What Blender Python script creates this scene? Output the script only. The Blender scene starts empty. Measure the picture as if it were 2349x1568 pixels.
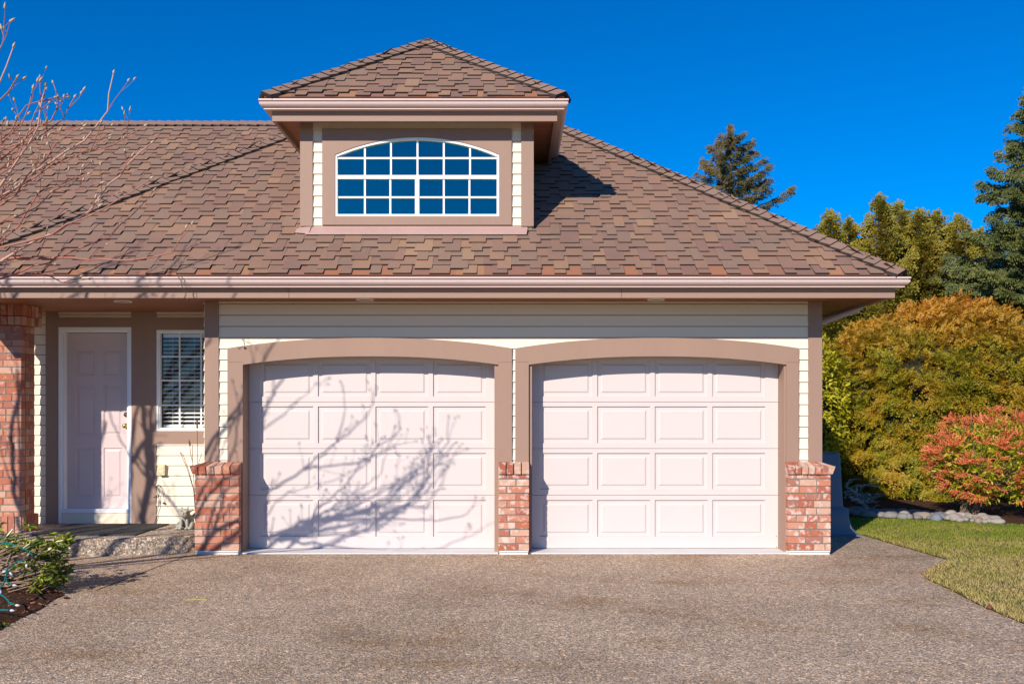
import bpy, math, random
import numpy as np
from mathutils import Vector, Matrix
rnd = random.Random(7)
rg = np.random.default_rng(11)
sc = bpy.context.scene
COL = sc.collection
CAMY, EYE, F, CX, CY = -10.5, 1.58, 2158.0, 1174.5, 942.0

def at(px, py, Y):
    d = Y - CAMY
    return Vector(((px-CX)*d/F, Y, EYE+(CY-py)*d/F))

# ------------------------------------------------------------------ materials
def N(nt, t, **kw):
    n = nt.nodes.new(t)
    for k, v in kw.items():
        if k in n.inputs: n.inputs[k].default_value = v
        else: setattr(n, k, v)
    return n
def L(nt, a, b): nt.links.new(a, b)
def base(name, rough=.6, spec=.35):
    m = bpy.data.materials.new(name); m.use_nodes = True
    nt = m.node_tree; b = nt.nodes['Principled BSDF']
    b.inputs['Roughness'].default_value = rough
    b.inputs['Specular IOR Level'].default_value = spec
    return m, nt, b
def rgba(c): return (c[0], c[1], c[2], 1)
def coords(nt, scale=(1,1,1), kind='Object'):
    tc = N(nt, 'ShaderNodeTexCoord'); mp = N(nt, 'ShaderNodeMapping')
    mp.inputs['Scale'].default_value = scale
    L(nt, tc.outputs[kind], mp.inputs['Vector']); return mp.outputs[0]
def noise(nt, vec, scale, detail=4, rough=.6):
    n = N(nt, 'ShaderNodeTexNoise'); n.inputs['Scale'].default_value = scale
    n.inputs['Detail'].default_value = detail; n.inputs['Roughness'].default_value = rough
    L(nt, vec, n.inputs['Vector']); return n.outputs['Fac']
def ramp(nt, fac, stops, interp='LINEAR'):
    r = N(nt, 'ShaderNodeValToRGB'); cr = r.color_ramp; cr.interpolation = interp
    while len(cr.elements) < len(stops): cr.elements.new(.5)
    for e, (p, c) in zip(cr.elements, stops): e.position = p; e.color = rgba(c)
    L(nt, fac, r.inputs[0]); return r.outputs[0]
def mix(nt, fac, a, b, mode='MIX'):
    m = N(nt, 'ShaderNodeMix'); m.data_type = 'RGBA'; m.blend_type = mode
    if isinstance(fac, (int, float)): m.inputs[0].default_value = fac
    else: L(nt, fac, m.inputs[0])
    for i, s in ((6, a), (7, b)):
        if isinstance(s, tuple): m.inputs[i].default_value = rgba(s)
        else: L(nt, s, m.inputs[i])
    return m.outputs[2]
def bump(nt, b, h, strength=.3, dist=.01):
    n = N(nt, 'ShaderNodeBump'); n.inputs['Strength'].default_value = strength
    n.inputs['Distance'].default_value = dist
    L(nt, h, n.inputs['Height']); L(nt, n.outputs[0], b.inputs['Normal'])
def k(c, f): return tuple(min(1, x*f) for x in c)

def paint(name, c, rough=.55, var=.08, stretch=(1,1,1), fine=60, bstr=.15, dirt=None, spec=.35):
    m, nt, b = base(name, rough, spec)
    v = coords(nt, stretch)
    a = noise(nt, v, 1.7, 5); f = noise(nt, v, fine, 3)
    col = ramp(nt, a, [(.25, k(c, 1-var)), (.75, k(c, 1+var))])
    col = mix(nt, .25, col, ramp(nt, f, [(.3, k(c, 1-var*1.5)), (.7, k(c, 1+var))]))
    if dirt:
        g = noise(nt, coords(nt, (1.5,1.5,.5)), 3.1, 8, .7)
        d = ramp(nt, g, [(.56, (0,0,0)), (.75, (1,1,1))])
        col = mix(nt, mix(nt, .5, (0,0,0), d, 'MIX'), col, dirt)
    L(nt, col, b.inputs['Base Color'])
    bump(nt, b, f, bstr, .004)
    return m
BROWN = (.310, .200, .150)
m_trim = paint('brown trim paint', BROWN, .6, .07, (1,1,.12), 70, .3)
m_trimh = paint('brown board paint', BROWN, .6, .07, (.1,1,1), 70, .3)
m_siding = paint('cream siding paint', (.78,.69,.545), .6, .035, (.15,1,1), 60, .25)
m_white = paint('white window vinyl', (.84,.85,.86), .4, .02)
m_door = paint('pink white door paint', (.610,.535,.515), .5, .025, (1,1,1), 90, .12, dirt=(.66,.55,.54))
m_fdoor = paint('pale pink entry door paint', (.62,.50,.49), .45, .03, (1,1,1), 90, .1)
m_gutter = paint('pinkish gutter enamel', (.62,.475,.435), .38, .05, (.4,1,1), 25, .1, dirt=(.5,.38,.34))
m_flash = paint('pink flashing', (.43,.28,.245), .6, .12, (1,1,1), 30, .3)
m_thresh = paint('pale concrete sill', (.62,.60,.60), .8, .1, (1,1,1), 60, .3)
m_dark = paint('dark interior', (.012,.013,.016), .9, .1)
m_int = paint('dim interior wall', (.10,.09,.08), .9, .1)
m_sky_backing = paint('grey blue curtain', (.02,.05,.085), .9, .25, (9,1,.4), 6, .2)  # sheet behind the dormer pane, blue of the reflected sky put into its colour
m_blind = paint('white blind slat', (.84,.85,.82), .5, .05)
m_brass = base('polished brass', .25)[0]
b_ = m_brass.node_tree.nodes['Principled BSDF']; b_.inputs['Metallic'].default_value = 1; b_.inputs['Base Color'].default_value = (.62,.42,.12,1)
m_nickel = base('dark bronze metal', .35)[0]
b_ = m_nickel.node_tree.nodes['Principled BSDF']; b_.inputs['Metallic'].default_value = 1; b_.inputs['Base Color'].default_value = (.25,.2,.16,1)
m_bin = paint('blue grey moulded plastic', (.135,.16,.20), .55, .08, (1,1,1), 40, .1)
m_box = paint('cream outlet plastic', (.66,.60,.38), .45, .05)
m_ring = paint('light trim ring', (.75,.70,.64), .4, .05)
m_lens = paint('recessed lamp glass', (.16,.14,.12), .3, .05)
m_wire = paint('brown wire', (.06,.03,.02), .6, .1)
m_mat = paint('charcoal rubber mat', (.055,.055,.06), .9, .25, (1,1,1), 160, .8)
m_statue = paint('weathered grey cast stone', (.36,.345,.29), .85, .3, (1,1,1), 45, .9, dirt=(.13,.13,.09))
m_drift = paint('weathered driftwood', (.34,.30,.26), .85, .3, (1,1,1), 20, .8)
m_teal = paint('teal green wire', (.0,.14,.13), .5, .1)
m_bud = paint('fuzzy magnolia bud', (.46,.36,.25), .8, .25, (1,1,1), 80, .2)
m_twig = paint('red brown twig bark', (.36,.135,.09), .6, .3, (1,1,1), 40, .3)
m_limb = paint('pale pinkish bark', (.50,.30,.23), .7, .25, (1,1,1), 25, .5, dirt=(.2,.13,.1))
m_bark = paint('grey brown bark', (.16,.115,.08), .9, .35, (1,1,.3), 14, 1)
m_rhobr = paint('tan shrub stem', (.28,.19,.12), .8, .2)
m_stalk = paint('dry brown stalk', (.13,.055,.03), .8, .2)
m_mortar = paint('grey mortar', (.21,.18,.155), .9, .15, (1,1,1), 80, .5)
m_leafdead = paint('dead leaf', (.20,.075,.04), .8, .4, (1,1,1), 20, .2)
m_straw = paint('yellow straw', (.50,.40,.08), .8, .1)
m_neighbour = paint('tan stucco', (.40,.34,.27), .9, .08)

m_lapshade = paint('lap shadow backing', (.05,.038,.03), .9, .1)  # near-black wall core, so the siding gaps read as painted lap shadow lines
# soffit wood
m_soffit, nt, b = base('stained cedar soffit', .55)
v = coords(nt, (.35, 14, 1)); g = noise(nt, v, 2.2, 6)
col = ramp(nt, g, [(.25,(.16,.058,.022)), (.7,(.34,.135,.055))])
L(nt, col, b.inputs['Base Color']); bump(nt, b, g, .2, .003)

# clear glass: mirror-like share over a see-through share
def glass(name, ior, tint=(1,1,1), gl=(1,1,1), rough=.0):
    m = bpy.data.materials.new(name); m.use_nodes = True; nt = m.node_tree
    nt.nodes.remove(nt.nodes['Principled BSDF'])
    out = nt.nodes['Material Output']
    fr = N(nt, 'ShaderNodeFresnel'); fr.inputs['IOR'].default_value = ior
    tr = N(nt, 'ShaderNodeBsdfTransparent'); tr.inputs['Color'].default_value = rgba(tint)
    g = N(nt, 'ShaderNodeBsdfGlossy'); g.inputs['Color'].default_value = rgba(gl); g.inputs['Roughness'].default_value = rough
    mx = N(nt, 'ShaderNodeMixShader'); L(nt, fr.outputs[0], mx.inputs[0]); L(nt, tr.outputs[0], mx.inputs[1]); L(nt, g.outputs[0], mx.inputs[2])
    L(nt, mx.outputs[0], out.inputs['Surface']); return m
m_glass = glass('window glass', 1.33)
m_bglass = glass('blue coated window glass', 2.7, (.55,.75,.95), (.35,.80,.64))
m_bulb = paint('milky bulb plastic', (.62,.60,.72), .2, .05)

# shingles
m_shingle, nt, b = base('brown blend asphalt shingle', .9, .2)
geo = N(nt, 'ShaderNodeNewGeometry')
v = coords(nt)
c1 = ramp(nt, geo.outputs['Random Per Island'], [(0,(.192,.130,.100)),(.16,(.218,.134,.096)),(.32,(.200,.122,.094)),(.48,(.255,.155,.102)),(.58,(.200,.138,.106)),(.72,(.225,.138,.100)),(.82,(.180,.110,.092)),(.95,(.275,.175,.112))], 'CONSTANT')
gr = noise(nt, v, 260, 2, .8); bl = noise(nt, v, 1.3, 4)
c1 = mix(nt, .30, c1, (.210,.128,.088))
c1 = mix(nt, .75, c1, ramp(nt, gr, [(.25,(.6,.6,.6)),(.75,(1.75,1.68,1.66))]), 'MULTIPLY')
c1 = mix(nt, .8, c1, ramp(nt, bl, [(.3,(.88,.88,.9)),(.7,(1.1,1.08,1.05))]), 'MULTIPLY')
moss = ramp(nt, noise(nt, v, 2.4, 8, .75), [(.68,(0,0,0)),(.82,(.5,.5,.5))])
c1 = mix(nt, moss, c1, (.11,.10,.045))
L(nt, c1, b.inputs['Base Color']); bump(nt, b, gr, .5, .004)
# starter course
m_starter, nt, b = base('reddish starter shingle', .9, .2)
geo = N(nt, 'ShaderNodeNewGeometry'); v = coords(nt)
c1 = ramp(nt, geo.outputs['Random Per Island'], [(0,(.30,.13,.075)),(.35,(.24,.12,.085)),(.6,(.20,.115,.09)),(.8,(.32,.16,.09))], 'CONSTANT')
gr = noise(nt, v, 260, 2, .8)
c1 = mix(nt, .7, c1, ramp(nt, gr, [(.25,(.5,.5,.5)),(.75,(1.4,1.4,1.4))]), 'MULTIPLY')
L(nt, c1, b.inputs['Base Color'])
m_cap = paint('brown ridge shingle', (.235,.148,.112), .9, .12, (1,1,1), 260, .5)
m_edge = paint('dark cut shingle edge', (.030,.022,.019), .9, .2)
m_felt = paint('dark roof underlay', (.035,.027,.024), .9, .1)

def brick(name, white):
    m, nt, b = base(name, .85, .2)
    geo = N(nt, 'ShaderNodeNewGeometry'); v = coords(nt)
    c = ramp(nt, geo.outputs['Random Per Island'], [(0,(.46,.125,.060)),(.17,(.52,.185,.105)),(.34,(.56,.26,.17)),(.48,(.40,.100,.052)),(.62,(.53,.20,.12)),(.76,(.38,.135,.09)),(.9,(.60,.35,.25))], 'CONSTANT')
    off = N(nt, 'ShaderNodeVectorMath', operation='MULTIPLY_ADD')
    cmb = N(nt, 'ShaderNodeCombineXYZ')
    for i in range(3): L(nt, geo.outputs['Random Per Island'], cmb.inputs[i])
    L(nt, cmb.outputs[0], off.inputs[0]); off.inputs[1].default_value = (37,19,53); L(nt, v, off.inputs[2])
    bl = noise(nt, off.outputs[0], 13, 4, .6)
    w = ramp(nt, bl, [(.62-white*.16,(0,0,0)),(.72-white*.14,(.75,.75,.75))])
    c = mix(nt, .14, c, (.36,.27,.22))
    c = mix(nt, w, c, (.66,.56,.49) if white > .5 else (.62,.40,.30))
    dk = ramp(nt, noise(nt, off.outputs[0], 16, 5, .7), [(.30,(1,1,1)),(.40,(0,0,0))])
    c = mix(nt, mix(nt, .75-white*.5, (0,0,0), dk), c, (.13,.085,.085))
    fine = noise(nt, v, 150, 3, .7)
    c = mix(nt, .6, c, ramp(nt, fine, [(.25,(.7,.7,.7)),(.75,(1.2,1.2,1.2))]), 'MULTIPLY')
    L(nt, c, b.inputs['Base Color']); bump(nt, b, fine, .6, .004); return m
m_brick = brick('red clay brick', .42)
m_brickw = brick('whitewashed red clay brick', .72)

# exposed aggregate
def aggregate(name, tone, contrast=1.0, sc_=95):
    m, nt, b = base(name, .75, .3)
    v = coords(nt)
    vo = N(nt, 'ShaderNodeTexVoronoi'); vo.inputs['Scale'].default_value = sc_; L(nt, v, vo.inputs['Vector'])
    sep = N(nt, 'ShaderNodeSeparateColor'); L(nt, vo.outputs['Color'], sep.inputs[0])
    c = ramp(nt, sep.outputs[0], [(0,k(tone,.50)),(.18,k(tone,.74)),(.40,k(tone,1.0)),(.60,(tone[0]*1.18,tone[1]*1.1,tone[2]*.95)),(.78,k(tone,1.35)),(.92,k(tone,1.95)),(.975,(tone[0]*1.35,tone[1]*.95,tone[2]*.62))], 'CONSTANT')
    vo2 = N(nt, 'ShaderNodeTexVoronoi'); vo2.inputs['Scale'].default_value = sc_*.42; L(nt, v, vo2.inputs['Vector'])
    sep2 = N(nt, 'ShaderNodeSeparateColor'); L(nt, vo2.outputs['Color'], sep2.inputs[0])
    c2 = ramp(nt, sep2.outputs[1], [(0,(.72,.72,.74)),(.3,(.95,.95,.95)),(.75,(1.12,1.1,1.05)),(.93,(1.5,1.45,1.4))], 'CONSTANT')
    c = mix(nt, .75*contrast, c, c2, 'MULTIPLY')
    edge = ramp(nt, vo.outputs['Distance'], [(.25,(1.1,1.1,1.1)),(.7,(.55,.52,.5))])
    c = mix(nt, .7, c, edge, 'MULTIPLY')
    st = noise(nt, v, .55, 7, .62)
    c = mix(nt, .85, c, ramp(nt, st, [(.30,(.66,.62,.58)),(.48,(.94,.93,.92)),(.72,(1.14,1.13,1.12))]), 'MULTIPLY')
    oil = ramp(nt, noise(nt, coords(nt,(.8,1.6,1)), .9, 5, .6), [(.52,(1,1,1)),(.70,(.74,.63,.46))])
    c = mix(nt, .8, c, oil, 'MULTIPLY')
    L(nt, c, b.inputs['Base Color']); bump(nt, b, vo.outputs['Distance'], .7, -.006); return m
m_drive = aggregate('exposed aggregate concrete', (.515,.40,.298), .95, 96)
m_step = aggregate('coarse exposed aggregate', (.43,.36,.295), 1.2, 62)

# soils and lawn
m_soil, nt, b = base('bark mulch soil', .95, .1)
v = coords(nt); a = noise(nt, v, 30, 8, .75)
L(nt, ramp(nt, a, [(.3,(.022,.012,.008)),(.5,(.075,.036,.021)),(.72,(.19,.09,.052))]), b.inputs['Base Color']); bump(nt, b, a, 1, .03)
m_lawn, nt, b = base('lawn soil and thatch', .95, .1)
v = coords(nt); a = noise(nt, v, 1.1, 5, .6); f = noise(nt, v, 60, 4, .8)
c = ramp(nt, a, [(.35,(.10,.13,.025)),(.6,(.20,.165,.06))])
c = mix(nt, .8, c, ramp(nt, f, [(.3,(.4,.4,.4)),(.7,(1.4,1.4,1.4))]), 'MULTIPLY')
L(nt, c, b.inputs['Base Color']); bump(nt, b, f, 1, .02)
m_ground = paint('distant grass ground', (.09,.11,.03), .95, .3, (1,1,1), 8, .5)

def leafmat(name, stops, nscale=1.5, top=None, trans=.25, rough=.5, amp=.5, spec=.3):
    """per-leaf colour; 'top' = (colour, z0, z1) leaves of another colour growing towards the tips up high"""
    m, nt, b = base(name, rough, spec)
    geo = N(nt, 'ShaderNodeNewGeometry'); v = coords(nt)
    nz = noise(nt, v, nscale, 4, .6)
    ad = N(nt, 'ShaderNodeMath', operation='MULTIPLY_ADD'); L(nt, nz, ad.inputs[0]); ad.inputs[1].default_value = 2.2*amp; 
    ml = N(nt, 'ShaderNodeMath', operation='MULTIPLY_ADD'); L(nt, geo.outputs['Random Per Island'], ml.inputs[0]); ml.inputs[1].default_value = 1-amp; ml.inputs[2].default_value = -.6*amp
    L(nt, ml.outputs[0], ad.inputs[2])
    c = ramp(nt, ad.outputs[0], stops)
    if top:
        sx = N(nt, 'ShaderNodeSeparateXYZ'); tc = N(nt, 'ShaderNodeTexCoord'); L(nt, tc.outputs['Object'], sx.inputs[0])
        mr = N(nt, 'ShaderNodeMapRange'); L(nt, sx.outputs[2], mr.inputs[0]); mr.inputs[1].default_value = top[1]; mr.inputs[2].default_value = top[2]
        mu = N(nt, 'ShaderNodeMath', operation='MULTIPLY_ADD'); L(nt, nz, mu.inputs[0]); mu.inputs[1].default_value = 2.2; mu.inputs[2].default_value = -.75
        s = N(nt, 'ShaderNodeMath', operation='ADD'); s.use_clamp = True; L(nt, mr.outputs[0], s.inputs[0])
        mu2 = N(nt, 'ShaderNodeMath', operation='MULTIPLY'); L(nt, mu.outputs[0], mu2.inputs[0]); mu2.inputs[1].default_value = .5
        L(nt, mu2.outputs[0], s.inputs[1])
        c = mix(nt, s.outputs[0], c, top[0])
    L(nt, c, b.inputs['Base Color'])
    if trans:
        out = nt.nodes['Material Output']; t = N(nt, 'ShaderNodeBsdfTranslucent'); L(nt, c, t.inputs['Color'])
        mx = N(nt, 'ShaderNodeMixShader'); mx.inputs[0].default_value = trans
        L(nt, b.outputs[0], mx.inputs[1]); L(nt, t.outputs[0], mx.inputs[2]); L(nt, mx.outputs[0], out.inputs['Surface'])
    return m
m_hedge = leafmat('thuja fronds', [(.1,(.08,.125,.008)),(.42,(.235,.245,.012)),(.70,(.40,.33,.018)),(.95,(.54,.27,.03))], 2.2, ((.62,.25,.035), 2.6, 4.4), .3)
m_yellow = leafmat('yellow green leaves', [(.1,(.20,.22,.015)),(.5,(.46,.42,.02)),(.9,(.62,.50,.03))], 2.5, None, .25, .4)
m_pieris_g = leafmat('pieris green leaves', [(.1,(.14,.19,.01)),(.5,(.38,.38,.02)),(.9,(.58,.50,.05))], 3, None, .3, .35)
m_pieris_r = leafmat('pieris red flower racemes', [(.1,(.58,.10,.04)),(.5,(.78,.21,.09)),(.9,(.84,.34,.14))], 3, None, .25, .5)
m_cedar = leafmat('cedar fronds', [(.1,(.13,.14,.02)),(.5,(.31,.275,.035)),(.9,(.42,.28,.05))], .9, None, .35)
m_fir = leafmat('dark fir needles', [(.1,(.035,.055,.018)),(.5,(.095,.12,.032)),(.85,(.22,.215,.06))], .8, None, .25)
m_firb = leafmat('brown tinged fir needles', [(.1,(.05,.065,.022)),(.5,(.14,.13,.040)),(.9,(.25,.14,.06))], .8, None, .25)
m_rho = leafmat('rhododendron leaves', [(.1,(.05,.085,.012)),(.5,(.15,.20,.02)),(.8,(.33,.33,.03)),(1,(.56,.38,.03))], 4, None, .15, .3, .3, .5)
m_grass = leafmat('grass blades', [(.15,(.10,.17,.012)),(.45,(.20,.22,.025)),(.7,(.34,.27,.09)),(1,(.42,.31,.14))], 1.1, None, .3, .6, .55)

# ------------------------------------------------------------------ mesh building
ORG = {}
def finish(o, parent):
    COL.objects.link(o)
    if parent: o.parent = parent
    return o
class MB:
    def __init__(s): s.v = []; s.f = []; s.mi = []; s.m = 0
    def add(s, vs, fs):
        n = len(s.v); s.v += [tuple(p) for p in vs]
        for f in fs: s.f.append(tuple(n+i for i in f)); s.mi.append(s.m)
    def box(s, x0, x1, y0, y1, z0, z1):
        s.add([(x0,y0,z0),(x1,y0,z0),(x1,y1,z0),(x0,y1,z0),(x0,y0,z1),(x1,y0,z1),(x1,y1,z1),(x0,y1,z1)],
              [(0,3,2,1),(4,5,6,7),(0,1,5,4),(1,2,6,5),(2,3,7,6),(3,0,4,7)]); return s
    def hexa(s, p):
        s.add(p, [(0,3,2,1),(4,5,6,7),(0,1,5,4),(1,2,6,5),(2,3,7,6),(3,0,4,7)]); return s
    def prism(s, poly, axis, a, b):
        """poly = 2D points; axis 'x': (y,z), 'y': (x,z), 'z': (x,y)"""
        def P(p, t): return {'x': (t,p[0],p[1]), 'y': (p[0],t,p[1]), 'z': (p[0],p[1],t)}[axis]
        n = len(poly)
        s.add([P(p,a) for p in poly]+[P(p,b) for p in poly],
              [tuple(range(n))[::-1], tuple(range(n,2*n))]+[(i,(i+1)%n,n+(i+1)%n,n+i) for i in range(n)]); return s
    def tube(s, pts, rads, seg=6, cap=True):
        pts = [Vector(p) for p in pts]
        if isinstance(rads, (int, float)): rads = [rads]*len(pts)
        rings = []; n0 = len(s.v); up = None
        for i, p in enumerate(pts):
            t = (pts[min(i+1,len(pts)-1)]-pts[max(i-1,0)])
            t = t.normalized() if t.length > 1e-9 else Vector((0,0,1))
            if up is None: up = t.orthogonal().normalized()
            up = (up - t*up.dot(t)); up = up.normalized() if up.length > 1e-6 else t.orthogonal().normalized()
            w = t.cross(up)
            for j in range(seg):
                a = 2*math.pi*j/seg; s.v.append(tuple(p+(up*math.cos(a)+w*math.sin(a))*rads[i]))
        for i in range(len(pts)-1):
            for j in range(seg):
                a = n0+i*seg+j; b = n0+i*seg+(j+1)%seg
                s.f.append((a,b,b+seg,a+seg)); s.mi.append(s.m)
        if cap:
            s.f.append(tuple(range(n0,n0+seg))[::-1]); s.mi.append(s.m)
            e = n0+(len(pts)-1)*seg; s.f.append(tuple(range(e,e+seg))); s.mi.append(s.m)
        return s
    def ball(s, c, r, seg=10, ring=7, rot=None, jit=0):
        c = Vector(c); r = Vector((r,r,r)) if isinstance(r,(int,float)) else Vector(r)
        n0 = len(s.v); vs = [Vector((0,0,1))]
        for i in range(1, ring):
            for j in range(seg):
                t = math.pi*i/ring; p = 2*math.pi*j/seg
                vs.append(Vector((math.sin(t)*math.cos(p), math.sin(t)*math.sin(p), math.cos(t))))
        vs.append(Vector((0,0,-1)))
        for q in vs:
            if jit: q = q*(1+rnd.uniform(-jit,jit))
            q = Vector((q.x*r.x,q.y*r.y,q.z*r.z))
            if rot: q = rot @ q
            s.v.append(tuple(c+q))
        for j in range(seg): s.f.append((n0,n0+1+j,n0+1+(j+1)%seg)); s.mi.append(s.m)
        for i in range(ring-2):
            for j in range(seg):
                a = n0+1+i*seg+j; b = n0+1+i*seg+(j+1)%seg
                s.f.append((a,a+seg,b+seg,b)); s.mi.append(s.m)
        e = len(s.v)-1
        for j in range(seg): s.f.append((e, e-seg+(j+1)%seg, e-seg+j)); s.mi.append(s.m)
        return s
    def build(s, name, mat, parent=None, smooth=False, loc=None):
        org = ORG.get(parent.name, Vector((0,0,0))) if parent else Vector(loc or (0,0,0))
        me = bpy.data.meshes.new(name)
        me.from_pydata([(a-org.x,b-org.y,c-org.z) for a,b,c in s.v], [], s.f)
        mats = mat if isinstance(mat, (list,tuple)) else [mat]
        for m in mats: me.materials.append(m)
        if len(mats) > 1: me.polygons.foreach_set('material_index', s.mi)
        if smooth: me.polygons.foreach_set('use_smooth', [True]*len(me.polygons))
        me.update()
        o = finish(bpy.data.objects.new(name, me), parent)
        if not parent: o.location = org
        ORG[o.name] = org
        return o
def thing(name, label, cat, loc=(0,0,0), group=None):
    o = bpy.data.objects.new(name, None); o.location = loc; o.empty_display_size = .2
    COL.objects.link(o); ORG[o.name] = Vector(loc)
    return tag(o, label, cat, group)
def tag(o, label, cat, group=None):
    o['label'] = label; o['category'] = cat
    if group: o['group'] = group
    return o
def struct(o): o['kind'] = 'structure'; return o

def instances(name, mat, P, D, S, tv, tf, parent, roll=None, extra=None, flat=False):
    """bake N copies of a small leaf template (x = along leaf, z = its face normal) into one mesh"""
    P = np.asarray(P, float); D = np.asarray(D, float); S = np.asarray(S, float); n = len(P)
    D = D/np.linalg.norm(D, axis=1, keepdims=True)
    R = rg.normal(size=(n,3)) if roll is None else np.asarray(roll, float)+rg.normal(size=(n,3))*.25
    W = np.cross(R, D); W /= np.linalg.norm(W, axis=1, keepdims=True)+1e-9
    U = np.cross(D, W)
    tv = np.asarray(tv, float); K = len(tv)
    V = P[:,None,:] + S[:,None,None]*(tv[None,:,0:1]*D[:,None,:] + tv[None,:,1:2]*W[:,None,:] + tv[None,:,2:3]*U[:,None,:])
    V = V.reshape(-1,3)
    fl = [len(f) for f in tf]; flat_idx = np.concatenate([np.asarray(f) for f in tf])
    idx = (flat_idx[None,:] + (np.arange(n)*K)[:,None]).ravel()
    tot = np.tile(fl, n)
    ev, ef = ([], []) if extra is None else (extra.v, extra.f)
    nb = len(V)
    if ev: V = np.vstack([V, np.array(ev)])
    if ef:
        idx = np.concatenate([idx, np.concatenate([np.array(f)+nb for f in ef])]); tot = np.concatenate([tot, [len(f) for f in ef]])
    org = ORG[parent.name] if parent else Vector((0,0,0))
    V = V - np.array(org)
    me = bpy.data.meshes.new(name)
    me.vertices.add(len(V)); me.vertices.foreach_set('co', V.ravel())
    me.loops.add(len(idx)); me.loops.foreach_set('vertex_index', idx.astype(np.int32))
    me.polygons.add(len(tot)); st = np.concatenate([[0], np.cumsum(tot)[:-1]])
    me.polygons.foreach_set('loop_start', st.astype(np.int32)); me.polygons.foreach_set('loop_total', tot.astype(np.int32))
    mats = mat if isinstance(mat,(list,tuple)) else [mat]
    for m in mats: me.materials.append(m)
    if ef and len(mats) > 1:
        mi = np.zeros(len(tot), np.int32); mi[-len(ef):] = 1; me.polygons.foreach_set('material_index', mi)
    me.update(calc_edges=True); me.validate()
    o = finish(bpy.data.objects.new(name, me), parent); ORG[o.name] = org
    return o
LEAF = ([(0,0,0),(.45,.2,.05),(1,0,-.08),(.45,-.2,.05)], [(0,1,2),(0,2,3)])
def spray(nl=7, ln=.55, w=.09, droop=.35, wid=1.0):
    """flat frond: a fan of narrow leaflets on both sides of a drooping rib"""
    v = []; f = []
    def leaflet(o, d, l):
        o = np.array(o); d = np.array(d)/np.linalg.norm(d); s = np.cross(d, [0,0,1]); s /= np.linalg.norm(s)
        n = len(v); v.extend([tuple(o), tuple(o+d*l*.5+s*w), tuple(o+d*l), tuple(o+d*l*.5-s*w)]); f.append((n,n+1,n+2,n+3))
    for i in range(nl):
        t = i/(nl-1); x = t*.75; z = -droop*t*t
        l = ln*(1-.55*t)
        leaflet((x,0,z), (.7,wid*1.0,-.15-droop*t), l); leaflet((x,0,z), (.7,-wid*1.0,-.15-droop*t), l)
    leaflet((.6,0,-droop*.7), (1,0,-.5), .45)
    return v, f
SPRAY = spray(4, .5, .075, .4); SPRAY_S = spray(3, .6, .10, .35)
NEEDLE = spray(3, .7, .085, .15, .6)

# ------------------------------------------------------------------ house
house = thing('house', 'single storey house with brown shingle roof, dormer and two pale garage doors', 'house')
PITCH = .75
def shingle_face(origin, udir, sdir, ndir, Lf, Rf, smax, name, parent, e=.20, starter=True):
    """origin on the eave; Lf(s), Rf(s) = limits along the eave direction at slope distance s"""
    o = Vector(origin); u = Vector(udir); sd = Vector(sdir).normalized(); n = Vector(ndir).normalized()
    mb = MB()
    def tile(a, b, s0, s1, n0, n1, th):
        aL0, aR0 = max(a, Lf(max(s0,0))), min(b, Rf(max(s0,0))); aL1, aR1 = max(a, Lf(s1)), min(b, Rf(s1))
        if aR0-aL0 < .004: return
        if aR1 <= aL1: aL1 = aR1 = min(max((aL0+aR0)/2, a), b)
        P = lambda uu, ss, nn: o+u*uu+sd*ss+n*nn
        vs = [P(aL0,s0,n0),P(aR0,s0,n0),P(aR1,s1,n1),P(aL1,s1,n1),P(aL0,s0,n0-th),P(aR0,s0,n0-th),P(aR1,s1,n1-th*.3),P(aL1,s1,n1-th*.3)]
        mb.m = 0; mb.add(vs, [(0,1,2,3)]); mb.m = 1
        k0 = len(mb.v)-8; mb.f += [tuple(k0+i for i in q) for q in ((4,5,1,0),(5,6,2,1),(7,4,0,3))]; mb.mi += [1]*3
    rows = int(smax/e)+1
    for r in range(rows):
        s0 = r*e
        if s0 > smax-.09: break
        a = Lf(s0)-rnd.uniform(0,.2); end = Rf(s0); drop = rnd.random() < .5
        while a < end:
            w = rnd.choice([.12,.14,.15,.16,.18,.20])*rnd.uniform(.92,1.08)
            dr = rnd.uniform(.092,.102) if drop else rnd.uniform(-.004,.004)
            if r == 0: dr = 0 if drop else -.0
            if not (r == 0 and not drop):
                tile(a, a+w, s0-dr+rnd.uniform(-.003,.003), min(s0+e+.03, smax), .026+(.006 if drop else 0)+rnd.uniform(-.002,.003), .008+(.006 if drop else 0), .0145)
            drop = not drop if rnd.random() < .95 else drop
            a += w
    if starter:
        sm = MB(); mb2 = mb; 
        a = Lf(0)
        while a < Rf(0):
            w = rnd.uniform(.12,.3); b = min(a+w, Rf(0))
            P = lambda uu, ss, nn: o+u*uu+sd*ss+n*nn
            sm.add([P(a,.0,.014),P(b,.0,.014),P(b,.22,.008),P(a,.22,.008),P(a,.0,.002),P(b,.0,.002)], [(0,1,2,3),(4,5,1,0)])
            a = b
    ob = mb.build(name, [m_shingle,m_edge], parent)
    if starter: sm.build('starter_course', m_starter, parent)
    return ob
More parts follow.
